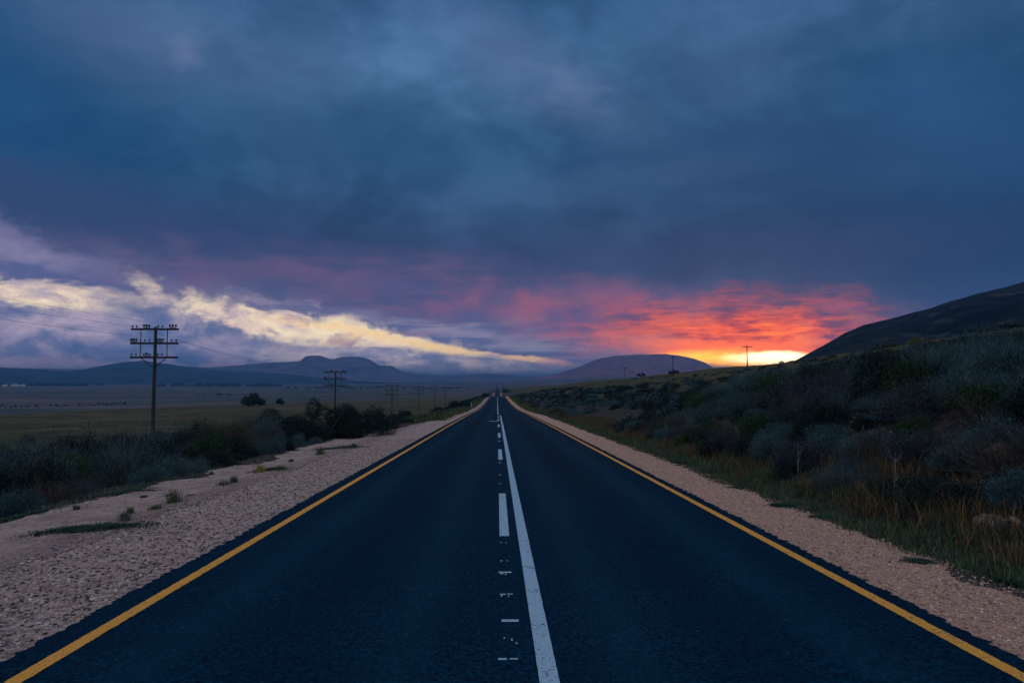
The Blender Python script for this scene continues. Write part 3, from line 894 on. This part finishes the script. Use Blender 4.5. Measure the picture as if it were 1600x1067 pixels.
tree_px('tree', 1002, 0, 330, 15, 9, 'dark', 'small dark tree on the ridge between two right hand poles', 'tree', .25, seed=7, n=1200)
tree_px('bush', 632, 0, 84, 56, 19, 'dark', 'wide rounded dark bush in front of the third left pole', 'bush', .03, seed=8, n=6000, lw=.045)
tree_px('bush', 686, 0, 118, 36, 13, 'dark', 'dark low bush left of the road, nearer of two beyond the third left pole', 'bush', .03, seed=9, n=4000, lw=.05)
tree_px('bush', 718, 0, 150, 38, 18, 'dark', 'taller dark bush on the left verge, farther of two beyond the third left pole', 'bush', .04, seed=10, n=4000, lw=.05)
tree_px('bush', 759, 0, 300, 16, 11, 'dark', 'dark bush on the left verge close to where the road crests', 'bush', .05, seed=11, n=1500)
tree_px('bush', 440, 0, 39, 110, 72, 'dark', 'dark bush left of the largest one in the left scrub belt', 'bush', .03, seed=15, n=20000, lw=.02)
tree_px('bush', 505, 0, 36, 140, 92, 'dark', 'large dark bush in front of the second left pole', 'bush', .03, seed=12, n=26000, lw=.02)
tree_px('bush', 380, 0, 33, 80, 54, 'dark', 'dark bush just right of the tall pole in the left scrub belt', 'bush', .03, seed=16, n=9000, lw=.02)
tree_px('bush', 566, 0, 37, 120, 80, 'dark', 'large dark bush at the right end of the left scrub belt', 'bush', .03, seed=13, n=22000, lw=.02)
tree_px('bush', 1232, 0, 300, 12, 7, 'dark', 'small round bush against the bright sunset on the right ridge', 'bush', .03, seed=14, n=900)
for i, (px_, w_, h_) in enumerate([(1395, 30, 13), (1440, 44, 14), (1540, 50, 13), (1585, 40, 15)]):
    tree_px('bush', px_, 0, 96, w_, h_, ['green', 'yellow', 'dark', 'dark'][i],
            ['green bush on the crest of the right hillside', 'yellow green bush on the crest of the right hillside', 'dark bush on the right hillside crest below the mountain, nearer the frame middle', 'dark bush on the right hillside crest at the right picture edge'][i], 'bush', .03, seed=20 + i, n=2500, lw=.06)
# yellow-green bush at the track edge, left
gx, gy, gz = ground(108, 765)
shrub('shrub', ('wisp', 0), 'yellow', (gx, gy, gz - .03), .62, .62, LAB[('yellow', 'L')], None)
gx, gy, gz = ground(48, 775)
shrub('shrub', ('bush', 1), 'green', (gx, gy, gz - .03), .3, .35, 'small bright green bush in front of the scrub at the left picture edge', None)
gx, gy, gz = ground(262, 738)
shrub('shrub', ('wisp', 1), 'yellow', (gx, gy, gz - .03), .25, .5, 'slim yellow green plant at the scrub edge near the tall pole', None)

# hedges and woods far out in the valley
def woods(px0, px1, D_, hpx, label, n, seed, m='dark'):
    g = np.random.default_rng(seed); it = []
    a0, a1 = azel(px0, 600)[0], azel(px1, 600)[0]
    for _ in range(n):
        a = R(g.uniform(a0, a1)); d = D_ * g.uniform(.97, 1.05)
        x, y = math.sin(a) * d, math.cos(a) * d
        r = hpx / F * d * g.uniform(.35, .9)
        it.append((x, y, float(Hg(x, y)) - r * .2, r, r * 1.2))
    return mass('wood', it, M_leaf[m], label, 110, .3, .18, seed)
woods(235, 440, 3300, 7, 'dark belt of far trees in the valley behind the tall left pole', 80, 41)
woods(0, 160, 3600, 6, 'dark far wood around the white farm buildings at the left edge', 60, 42)
woods(450, 600, 2600, 4, 'low line of far trees across the valley behind the second left pole', 60, 43)
woods(0, 200, 1000, 3, 'thin dark hedge crossing the valley floor at the far left', 60, 44)
woods(600, 745, 2400, 3, 'low far hedge line left of the road end', 60, 45)
woods(260, 385, 1500, 4, 'scattered far bushes beyond the left field', 16, 46)

# ------------------------------------------------------------------ grass, stones
def blades(spots, hgt, colr, seed, lean=.5, w=.006):
    g = np.random.default_rng(seed)
    n = len(spots); base = np.asarray(spots, float)
    h = hgt * g.uniform(.45, 1.3, n) * (1 + 1.1 * np.clip(fbm(base[:, 0] * 1.3 + seed, base[:, 1] * 1.3, 3), -.7, 1)); a = g.uniform(0, 2 * np.pi, n); ln = g.uniform(.05, lean, n) * h
    dv = np.stack([np.cos(a) * ln, np.sin(a) * ln, h], 1)
    s = np.stack([-np.sin(a + g.normal(size=n)), np.cos(a + g.normal(size=n)), np.zeros(n)], 1) * w
    mid = base + dv * np.array([.35, .35, .6])
    tip = base + dv
    V = np.stack([base - s, base + s, mid + s * .7, mid - s * .7, tip], 1).reshape(-1, 3)
    i = np.arange(n) * 5
    q = np.stack([i, i + 1, i + 2, i + 3], 1); t = np.stack([i + 3, i + 2, i + 4], 1)
    c = np.array(colr)[g.integers(0, len(colr), n)] * g.uniform(.6, 1.3, (n, 1))
    return V, q, t, np.repeat(c, 5, 0)
def grass_obj(name, spots, hgt, colr, seed, parent=None, lean=.5, w=.006):
    V, q, t, c = blades(spots, hgt, colr, seed, lean, w)
    return mesh_np(name, V, [q, t], M_tint, parent, False, {'tint': c})
def clumped(n, x0, x1, y0, y1, per, rad, seed, edge=None):
    g = np.random.default_rng(seed); m_ = n // per
    yc = np.exp(g.uniform(np.log(y0), np.log(y1), m_)); xc = g.uniform(x0, x1, m_)
    if edge: xc = xc + edge(yc)
    X = np.repeat(xc, per) + g.normal(size=m_ * per) * rad; Y = np.repeat(yc, per) + g.normal(size=m_ * per) * rad
    return np.stack([X, Y, Hg(X, Y) + .0], 1)
GREEN = [(.035, .09, .035), (.05, .11, .05), (.09, .12, .05), (.03, .07, .05)]
DRY = [(.09, .068, .040), (.16, .105, .045), (.05, .055, .048), (.20, .14, .06), (.04, .06, .048), (.03, .05, .045)]
GREY = [(.10, .13, .13), (.07, .10, .10), (.14, .15, .14)]
edgeR = lambda y: .35 * fbm(y * .8, y * 0 + 2, 3)
o = grass_obj('grass', clumped(36000, 5.2, 6.6, 5.5, 90, 28, .09, 51, edgeR), .15, GREEN + GREY[:1], 52, lean=.9, w=.005)
tag(o, 'green grass fringe between the right gravel shoulder and the bank', 'grass', kind='stuff')
o = grass_obj('dry_grass', clumped(34000, 5.8, 7.5, 5.5, 90, 22, .13, 53, edgeR), .26, DRY, 54, lean=.7, w=.005)
tag(o, 'rusty dry grass at the foot of the right bank', 'grass', kind='stuff')
o = grass_obj('grass', clumped(12000, -9.4, -8.3, 8, 60, 24, .12, 55), .10, GREY + GREEN[:2], 56, lean=1.0, w=.006)
tag(o, 'low grey green grass at the foot of the left scrub', 'grass', kind='stuff')
o = grass_obj('grass', clumped(26000, -8, -4.7, 60, 300, 22, .3, 57), .35, GREEN + [(.14, .13, .06)], 58, lean=.8, w=.02)
tag(o, 'green grass on the far left verge of the road', 'grass', kind='stuff')
o = grass_obj('grass', clumped(20000, 5.0, 8.0, 85, 300, 22, .3, 59), .3, GREEN + DRY[:2], 60, lean=.8, w=.02)
tag(o, 'green and brown grass on the far right verge of the road', 'grass', kind='stuff')

def tuft(px_, py_, r, h, colr, label, n=160, seed=0, lean=.6, w=.004):
    x, y, z = ground(px_, py_); g = np.random.default_rng(seed + 900)
    P = np.concatenate([g.normal(size=(n, 2)) * r * .4, np.zeros((n, 1))], 1)
    V, q, t, c = blades(P, h, colr, seed, lean, w)
    o = mesh_np('grass_tuft', V, [q, t], M_tint, None, False, {'tint': c}); o.location = (x, y, z + .004)
    tag(o, label, 'grass tuft', 'grass tufts on the sandy track'); return o
TF = [(272, 786, .16, .17, 'dense dark green tuft, largest on the sandy track'), (262, 776, .10, .12, 'thin green tuft right behind the largest one on the track'),
      (243, 797, .12, .13, 'green tuft left of the largest one on the track'), (203, 803, .07, .08, 'low sparse tuft on the sandy track, second from the left'),
      (195, 815, .11, .10, 'grey green tuft nearest the camera on the sandy track'), (297, 775, .10, .09, 'small tuft just right of the largest one'),
      (350, 759, .20, .12, 'wide grey tuft in the middle of the sandy track'), (365, 755, .10, .14, 'upright tuft beside the wide grey one'),
      (500, 711, .20, .24, 'upright green tuft farthest along the sandy track'), (119, 797, .07, .07, 'tiny tuft at the edge of the dark weed mat'),
      (553, 697, .10, .14, 'tiny green tuft near the far end of the sandy track'), (437, 735, .28, .09, 'low spreading green tuft beside the yellow one')]
TF += [(330, 742, .07, .07, 'tiny sprig between the scrub and the wide grey tuft'), (168, 818, .06, .05, 'tiny sprig beside the nearest dark weed mat'), (225, 778, .08, .08, 'small sprig at the scrub edge above the thin green tufts'), (455, 722, .08, .09, 'small sprig right of the yellow green tuft'), (60, 838, .07, .06, 'tiny sprig on bare sand at the far left')]
for i, (a, b, r, h, lb) in enumerate(TF): tuft(a, b, r, h, GREEN if i not in (4, 6) else GREY + GREEN[:1], lb, 190, i)
tuft(407, 739, .15, .22, [(.22, .24, .05), (.14, .18, .05), (.28, .26, .08)], 'yellow green tuft standing out on the sandy track', 260, 40, .4)
def mat_patch(px_, py_, rx, ry, label, seed, n=2600, colr=None):
    x, y, z = ground(px_, py_); g = np.random.default_rng(seed)
    u = g.normal(size=(n, 2)) * .45; rr = 1 + .5 * fbm(u[:, 0] * 2 + seed, u[:, 1] * 2, 3)
    X = x + u[:, 0] * rx * rr; Y = y + u[:, 1] * ry * rr
    P = np.stack([X - x, Y - y, Hg(X, Y) + .012 - z], 1)
    V, q, t, c = blades(P, .035, colr or [(.03, .07, .06), (.04, .08, .055), (.02, .05, .05)], seed, 2.2, .008)
    o = mesh_np('weed_mat', V, [q, t], M_tint, None, False, {'tint': c}); o.location = (x, y, z)
    tag(o, label, 'weed mat', 'weed mats on the sandy track'); return o
mat_patch(142, 829, .7, .3, 'flat dark green weed mat nearest the gravel on the sandy track', 71, 4200)
mat_patch(85, 790, 1.9, .8, 'largest flat blue green weed mat in front of the left scrub', 72, 18000)
mat_patch(12, 812, .8, .5, 'dark green weed mat at the left picture edge', 73, 4000)
mat_patch(180, 772, .7, .45, 'greyish weed mat behind the largest one', 74, 3200, GREY)
mat_patch(305, 737, .45, .35, 'small dark weed mat near the scrub below the tall pole', 75, 1500)
mat_patch(255, 751, .4, .3, 'small weed mat below the slim yellow green plant', 76, 1200)
mat_patch(420, 735, .5, .5, 'flat weed mat around the yellow green tuft', 77, 1800)
mat_patch(530, 700, .9, 1.0, 'flat weed mat farthest along the sandy track', 78, 2600)
for i, (a, b) in enumerate([(1222, 792), (1290, 809), (1440, 878), (1150, 762), (1060, 724), (1590, 915)]):
    o = mat_patch(a, b, .22, .16, ['low green weed by the right gravel, middle distance', 'small dark weed on the right gravel edge', 'isolated green weed on the right gravel', 'dark weed at the right gravel edge farther up the road', 'farthest green weed at the right gravel edge', 'dark weed at the lower right picture edge'][i], 80 + i, 900)
    o['group'] = 'weeds along the right gravel shoulder'

def ico():
    p = (1 + 5 ** .5) / 2
    V = np.array([(-1, p, 0), (1, p, 0), (-1, -p, 0), (1, -p, 0), (0, -1, p), (0, 1, p), (0, -1, -p), (0, 1, -p), (p, 0, -1), (p, 0, 1), (-p, 0, -1), (-p, 0, 1)], float)
    V /= np.linalg.norm(V[0])
    Fc = np.array([(0, 11, 5), (0, 5, 1), (0, 1, 7), (0, 7, 10), (0, 10, 11), (1, 5, 9), (5, 11, 4), (11, 10, 2), (10, 7, 6), (7, 1, 8), (3, 9, 4), (3, 4, 2), (3, 2, 6), (3, 6, 8), (3, 8, 9), (4, 9, 5), (2, 4, 11), (6, 2, 10), (8, 6, 7), (9, 8, 1)])
    return V, Fc
IV, IF = ico()
def stones(name, n, x0, x1, y0, y1, s0, s1, cols, seed, label, tall=.55, pw=4.5, lift=.006):
    g = np.random.default_rng(seed)
    Y = np.exp(g.uniform(np.log(y0), np.log(y1), n)); X = g.uniform(x0, x1, n)
    S = s0 + (s1 - s0) * g.random(n) ** pw
    V = IV[None] * g.uniform(.7, 1.25, (n, 12, 1)) * g.uniform(.7, 1.3, (n, 1, 3)) * np.array([1, 1, tall])
    a = g.uniform(0, 6.28, n); c, s = np.cos(a)[:, None], np.sin(a)[:, None]
    V = np.stack([V[..., 0] * c - V[..., 1] * s, V[..., 0] * s + V[..., 1] * c, V[..., 2]], 2) * S[:, None, None]
    V = V + np.stack([X, Y, Hg(X, Y) + lift + S * .2], 1)[:, None, :]
    Fc = (IF[None] + (np.arange(n) * 12)[:, None, None]).reshape(-1, 3)
    cc = np.array(cols)[g.integers(0, len(cols), n)] * g.uniform(.7, 1.2, (n, 1))
    o = mesh_np(name, V.reshape(-1, 3), Fc, M_stone, None, False, {'tint': np.repeat(cc, 12, 0)})
    tag(o, label, 'gravel', kind='stuff'); return o
LC = [(.05, .05, .06), (.09, .07, .075), (.44, .36, .34), (.52, .44, .41), (.10, .10, .12), (.16, .14, .15), (.34, .24, .18), (.07, .08, .10), (.60, .55, .53), (.40, .34, .33)]
RC = [(.62, .42, .35), (.70, .52, .44), (.45, .27, .20), (.20, .15, .15), (.66, .56, .50), (.36, .25, .22)]
stones('gravel', 36000, -5.75, -3.62, 3.6, 34, .004, .024, LC, 61, 'loose grey and pink stones on the left gravel shoulder')
stones('gravel', 20000, 3.86, 5.25, 5.0, 34, .004, .018, RC, 62, 'loose reddish stones on the right gravel shoulder')
stones('gravel', 7000, -8, -5.7, 6, 34, .004, .022, LC[2:], 63, 'sparse small stones on the sandy track')
stones('gravel', 6000, -6.15, -5.35, 4, 45, .006, .026, [(.16, .12, .12), (.24, .18, .17), (.10, .09, .11), (.34, .26, .24)], 66, 'dark coarse stones in the low ridge between left gravel shoulder and sandy track')
stones('gravel', 1600, -3.68, -3.42, 3.6, 26, .004, .013, LC, 68, 'small stones spilling over the left edge of the asphalt', lift=.012)
stones('gravel', 1600, 3.67, 3.93, 4.4, 26, .004, .012, RC, 69, 'small stones spilling over the right edge of the asphalt', lift=.012)
stones('gravel', 600, -3.5, 3.7, 3.8, 30, .003, .006, [(.3, .35, .4), (.5, .45, .4)], 64, 'tiny loose chips lying on the asphalt', lift=.013)
stones('stones', 900, 6.2, 10.5, 6, 26, .015, .07, [(.36, .24, .17), (.42, .30, .24), (.20, .14, .11), (.34, .29, .28)], 65, 'broken pale stones scattered low on the right bank', pw=3, lift=0)

def rock(px_, py_, s, label, seed, col=None):
    x, y, z = ground(px_, py_); g = np.random.default_rng(seed)
    bm_v = IV.copy(); Fc = IF.copy()
    for _ in range(3):
        mids = {}; nf = []
        Vl = bm_v.tolist()
        def mid(a, b):
            k_ = (min(a, b), max(a, b))
            if k_ not in mids:
                v = (np.array(Vl[a]) + np.array(Vl[b])) / 2; v /= np.linalg.norm(v); Vl.append(v.tolist()); mids[k_] = len(Vl) - 1
            return mids[k_]
        for a, b, c in Fc.tolist():
            ab, bc, ca = mid(a, b), mid(b, c), mid(c, a); nf += [(a, ab, ca), (b, bc, ab), (c, ca, bc), (ab, bc, ca)]
        bm_v = np.array(Vl); Fc = np.array(nf)
    for _ in range(11):                     # split planes give facets
        nrm = g.normal(size=3); nrm /= np.linalg.norm(nrm); dd = g.uniform(.55, .85)
        pr = bm_v @ nrm; bm_v = bm_v - np.maximum(pr - dd, 0)[:, None] * nrm
    bm_v = bm_v * (1 + .06 * fbm(bm_v[:, 0] * 4 + seed, bm_v[:, 1] * 4 + bm_v[:, 2] * 3, 3))[:, None]
    o = mesh_np('rock', bm_v * np.array([1, .8, .72]) * s, Fc, M_rock, None, False)
    o.location = (x, y, z + s * .25); o.rotation_euler = (g.uniform(-.3, .3), g.uniform(-.3, .3), g.uniform(0, 6))
    tag(o, label, 'rock', 'rocks on the right bank'); return o
for i, a in enumerate([(1557, 722, .30, 'largest pale rock high on the right bank'), (1490, 741, .10, 'small orange tinted rock left of the largest one'),
                       (1512, 738, .12, 'flat pale rock just left of the largest one'), (1420, 660, .20, 'pale rock slab among shrubs above the bank'),
                       (1485, 810, .20, 'ochre rock low on the bank beside the dry grass'), (1548, 828, .24, 'ochre rock at the foot of the bank, left of a pair near the picture edge'),
                       (1580, 832, .22, 'ochre rock at the foot of the bank, right of a pair near the picture edge'), (1172, 672, .22, 'reddish rock half hidden in shrubs in the middle of the bank'),
                       (1183, 714, .14, 'small white rock below the reddish one on the bank'), (1395, 680, .10, 'small orange rock below the pale slab')]):
    rock(*a, 500 + i)

# bleached dead stalks on the right bank
def stalk(px_, py_, h, label, seed):
    x, y, z = ground(px_, py_); g = random.Random(seed)
    o = MB(); p = Vector((0, 0, -.02)); pts = [p.copy()]
    for k_ in range(6):
        p = p + Vector((g.uniform(-.03, .03), g.uniform(-.03, .03), h / 6)); pts.append(p.copy())
    o.tube(pts, [.008 - .001 * i for i in range(7)], 5)
    for k_ in range(9):
        b = pts[g.randrange(1, 6)]; e = b + Vector((g.uniform(-.16, .16), g.uniform(-.16, .16), g.uniform(.08, .25)))
        o.tube([b, (b + e) / 2 + Vector((0, 0, -.02)), e], [.0035, .0025, .0015], 4)
    q = o.build('dead_stalk', M_dead); q.location = (x, y, z)
    tag(q, label, 'dead plant', 'dead stalks on the right bank')
stalk(1248, 760, 1.0, 'tall bleached dead stalk among brown shrubs, the left one of two', 1)
stalk(1398, 800, .95, 'bleached dead stalk among dry grass near the ochre rocks', 2)
stalk(1042, 690, .8, 'short pale forked dead stalk farther up the bank', 3)

# ------------------------------------------------------------------ telephone poles
def insul(mb, x, y, z, s=1.0):
    mb.lathe((x, y, z), [(.012 * s, 0), (.012 * s, .06 * s), (.045 * s, .065 * s), (.055 * s, .09 * s), (.035 * s, .11 * s), (.05 * s, .125 * s), (.04 * s, .16 * s), (.012 * s, .175 * s)], 8)
def big_pole(x, y, top, zg, label, full=True, busy=0):
    thin = 1 if y < 130 else .6
    root = empty('telephone_pole', (x, y, zg - .05)); T = top - zg + .05
    mb = MB(); mb.tube([(0, 0, -.3), (0, 0, T * .5), (0, 0, T)], [.10, .088, .07] if full else [.085 * thin, .075 * thin, .06 * thin], 10); mb.build('post', M_wood, root)
    W = 1.2
    arms = [T - .12, T - .12 - .72, T - .12 - 1.44]
    rows = [[-1.13, -.92, -.55, -.42, -.28, .17, .38, .76, .90, 1.06],
            [-1.18, -1.06, -.92, -.48, -.26, .14, .28, .42, .86, 1.10],
            [-1.14, -.92, -.52, -.38, -.22, .18, .40]]
    tall = [{2, 3, 4, 7, 8, 9}, {0, 1, 2, 5, 6, 7}, {3}]
    for az_, row, tl in zip(arms, rows, tall):
        a = MB(); a.box((0, -.10, az_), (2 * W, .09 * thin, .10 * thin)); ar = a.build('crossarm', M_wood, root)
        if full:
            for i, xx in enumerate(row):
                b = MB(); insul(b, xx, -.10, az_ + .05, 1.15 if i in tl else .9); b.build('insulator', M_ceramic, ar)
        else:
            b = MB()
            for i, xx in enumerate(row): insul(b, xx, -.10, az_ + .05, 1.1)
            q = b.build('insulator_row', M_ceramic, ar)
    if full and 1:
        for az_, gs in zip(arms, ([(-.42), .90], [-1.06, .28], [-.38])):
            for gx_ in gs:
                b = MB(); b.box((gx_, -.10, az_ + .075), (.30, .05, .03)); b.box((gx_, -.10, az_ + .21), (.10, .07, .08)); b.build('insulator_bracket', M_wood, root)
    for sx in (-.67, .67):
        a = MB(); a.box((sx, -.10 - .055, (arms[0] + arms[2]) / 2), (.04, .02, arms[0] - arms[2])); a.build('strap', M_wood, root)
        a = MB(); a.tube([(sx, -.15, arms[2]), (sx * .1, -.10, arms[2] - .50)], .022, 6); a.build('brace', M_wood, root)
    if full:
        for sx in (-1, 1):
            gxx = x + sx * 3.6; gyy = y + .6
            a = MB(); a.tube([(sx * .09, 0, arms[2] - .35), (sx * 3.6, .6, float(Hg(gxx, gyy)) - zg)], .008, 5); a.build('guy_wire', M_wire, root)
    tag(root, label, 'telephone pole', 'telephone poles along the left field')
    return root
PX = -17.5
pol = [(37, 511), (78, 580), (120, 602), (162, 603.5), (201, 603), (243, 604)]
nm = ['nearest and tallest telephone pole on the left, three crossarms full of insulators', 'second telephone pole on the left, behind the large dark bush',
      'third telephone pole on the left, rising behind a wide rounded bush', 'fourth telephone pole on the left, small against the field',
      'fifth telephone pole on the left, tiny against the field', 'sixth and farthest telephone pole on the left near the road end']
tops = []
for i, (d, ytop) in enumerate(pol):
    px_ = 777 + F * PX / d
    _, _, zt = at(px_, ytop, d)
    zg = float(Hg(PX, d))
    big_pole(PX, d, zt, zg, nm[i], i < 2); tops.append((d, zt))
tops = [(-4, tops[0][1] + .9)] + tops
for (off, lv, lb) in [(-1.13, 0, 'thin wire strung from the far left insulators of the top crossarms'), (1.06, 0, 'thin wire strung from the far right insulators of the top crossarms'),
                      (1.10, 1, 'thin wire strung from the far right insulators of the middle crossarms'),
                      ]:
    pts = []
    for (d1, z1), (d2, z2) in zip(tops[:-1], tops[1:]):
        for k_ in range(14):
            t = k_ / 14; pts.append((PX + off, d1 + (d2 - d1) * t - .1, (z1 + (z2 - z1) * t) - .12 - .72 * lv + .17 - .9 * 4 * t * (1 - t) * .5))
    pts.append((PX + off, tops[-1][0] - .1, tops[-1][1] - .12 - .72 * lv + .17))
    a = MB(); a.tube(pts, .004, 4); o = a.build('telephone_wire', M_wire)
    tag(o, lb, 'wire', 'wires between the left telephone poles')
for d, ytop, lb in [(188, 540, 'wooden pole against the bright sunset on the right ridge'), (268, 556, 'wooden pole above a dark bush on the right ridge'), (370, 574, 'smallest wooden pole at the left end of the right ridge')]:
    x = 66.; px_ = 777 + F * x / d
    _, _, zt = at(px_, ytop, d); zg = float(Hg(x, d))
    root = empty('utility_pole', (x, d, zg - .1)); T = zt - zg + .1
    a = MB(); a.tube([(0, 0, 0), (0, 0, T)], [.16, .11], 10); a.build('post', M_wood, root)
    a = MB(); a.box((0, -.16, T - .35), (2.5, .12, .14)); ar = a.build('crossarm', M_wood, root)
    for xx in (-1.15, 0 if False else -.3, .3, 1.15):
        b = MB(); insul(b, xx, -.16, T - .28, 1.9); b.build('insulator', M_ceramic, ar)
    for sx in (-.6, .6):
        b = MB(); b.tube([(sx, -.16, T - .4), (0, -.12, T - .95)], .025, 5); b.build('brace', M_wood, root)
    tag(root, lb, 'utility pole', 'utility poles on the right ridge')

# ------------------------------------------------------------------ small far things
M_wallw = mat('whitewash', col=(.42, .42, .43)); M_roof = mat('tin_roof', col=(.30, .32, .36), rough=.5); M_dark = mat('dark_opening', col=(.02, .02, .025))
def farmhouse(px_, D_, L_, W_, h, label):
    a = R(azel(px_, 600)[0]); x, y = math.sin(a) * D_, math.cos(a) * D_; z = float(Hg(x, y))
    root = empty('farmhouse', (x, y, z - .3), random.uniform(-.3, .3))
    mb = MB(); mb.box((0, 0, h / 2), (L_, W_, h))
    mb.add([(-L_/2, -W_/2, h), (-L_/2, W_/2, h), (-L_/2, 0, h + W_ * .32), (L_/2, -W_/2, h), (L_/2, W_/2, h), (L_/2, 0, h + W_ * .32)], [(0, 2, 1), (3, 4, 5)])
    mb.build('wall', M_wallw, root)
    r_ = MB(); e = .4
    for s in (-1, 1):
        r_.add([(-L_/2 - e, s * (W_/2 + e), h - .2), (L_/2 + e, s * (W_/2 + e), h - .2), (L_/2 + e, 0, h + W_ * .32 + .12), (-L_/2 - e, 0, h + W_ * .32 + .12),
                (-L_/2 - e, s * (W_/2 + e), h - .35), (L_/2 + e, s * (W_/2 + e), h - .35)], [(0, 1, 2, 3), (0, 4, 5, 1)])
    r_.build('roof', M_roof, root)
    for k_ in range(4):
        b = MB(); b.box((-L_/2 + L_ * (k_ + .5) / 4, -W_/2 - .02, h * .55), (1.1, .08, 1.3)); b.build('window', M_dark, root)
    tag(root, label, 'farmhouse', 'white farm buildings at the far left')
farmhouse(8, 3300, 18, 9, 5, 'white farm building nearest the left picture edge')
farmhouse(24, 3350, 26, 10, 5.5, 'longest white farm building in the far left wood')
farmhouse(36, 3280, 16, 9, 5, 'white farm building at the right end of the far left cluster')
# roadside guide post
gx, gy, gz = -5.0, 141., float(Hg(-5.0, 141.))
gp = empty('guide_post', (gx, gy, gz))
a = MB(); a.box((0, 0, .5), (.14, .05, 1.1)); a.box((0, 0, 1.07), (.10, .045, .06)); a.build('post', M_wallw, gp)
a = MB(); a.box((0, -.03, .85), (.09, .012, .14)); a.build('reflector', mat('red_reflector', col=(.5, .03, .02), rough=.3), gp)
tag(gp, 'small white guide post on the left verge far down the road', 'guide post')
# oncoming car, far down the road
def emis(name, c, s):
    m_ = bpy.data.materials.new(name); m_.use_nodes = True; b = m_.node_tree.nodes['Principled BSDF']
    b.inputs['Emission Color'].default_value = (*c, 1); b.inputs['Emission Strength'].default_value = s; return m_
def car(x, y):
    z = float(Rg(y)) + .02
    root = empty('car', (x, y, z))
    prof = [(-2.1, .35), (-2.15, .75), (-1.9, .95), (-1.0, 1.02), (-.45, 1.42), (1.0, 1.46), (1.7, 1.02), (2.1, .95), (2.15, .4)]
    mb = MB(); n = len(prof)
    V = [(s * (.86 if zz < 1.1 else .68), yy, zz) for s in (-1, 1) for yy, zz in prof]
    mb.add(V, [tuple(range(n)), tuple(reversed(range(n, 2 * n)))] + [(i, n + i, n + (i + 1) % n, (i + 1) % n) for i in range(n)])
    mb.build('body', mat('car_paint', col=(.3, .3, .33), rough=.3, spec=.5), root)
    b = MB(); b.box((0, -.74, 1.22), (1.28, .03, .3), Euler((R(-55) + R(90) - R(90), 0, 0)).to_matrix()); b.build('windscreen', M_dark, root)
    for sx in (-.82, .82):
        for yy in (-1.35, 1.35):
            w = MB(); w.tube([(sx - .1, yy, .32), (sx + .1, yy, .32)], .32, 16); w.build('wheel', M_dark, root)
        hl = MB(); hl.lathe((0, 0, 0), [(.14, 0), (.13, .06), (.07, .09)], 12)
        q = hl.build('headlight', emis('headlight_glow', (1, .93, .8), 220), root); q.location = (sx * .72, -2.12, .68); q.rotation_euler = (R(90), 0, 0)
    tag(root, 'tiny far car with lit headlights where the road vanishes', 'car')
car(1.6, 2450)

# ------------------------------------------------------------------ dusk haze over the whole valley
hb = MB(); hz_top = max(max((o.matrix_world @ Vector(c)).z for c in o.bound_box) for o in COL.objects if o.type == 'MESH') + 5
hb.box((0, 6500, (hz_top - 60) / 2), (44000, 45000, hz_top + 60))
M_haze = bpy.data.materials.new('dusk_haze'); M_haze.use_nodes = True
ht = M_haze.node_tree; ht.nodes.clear()
pv = ht.nodes.new('ShaderNodeVolumePrincipled'); ho = ht.nodes.new('ShaderNodeOutputMaterial')
pv.inputs['Color'].default_value = (.15, .42, .88, 1); pv.inputs['Density'].default_value = HAZE; pv.inputs['Anisotropy'].default_value = .3
ht.links.new(pv.outputs[0], ho.inputs['Volume'])
hz = hb.build('haze', M_haze); tag(hz, 'thin blue dusk haze filling the valley', 'haze', kind='stuff')
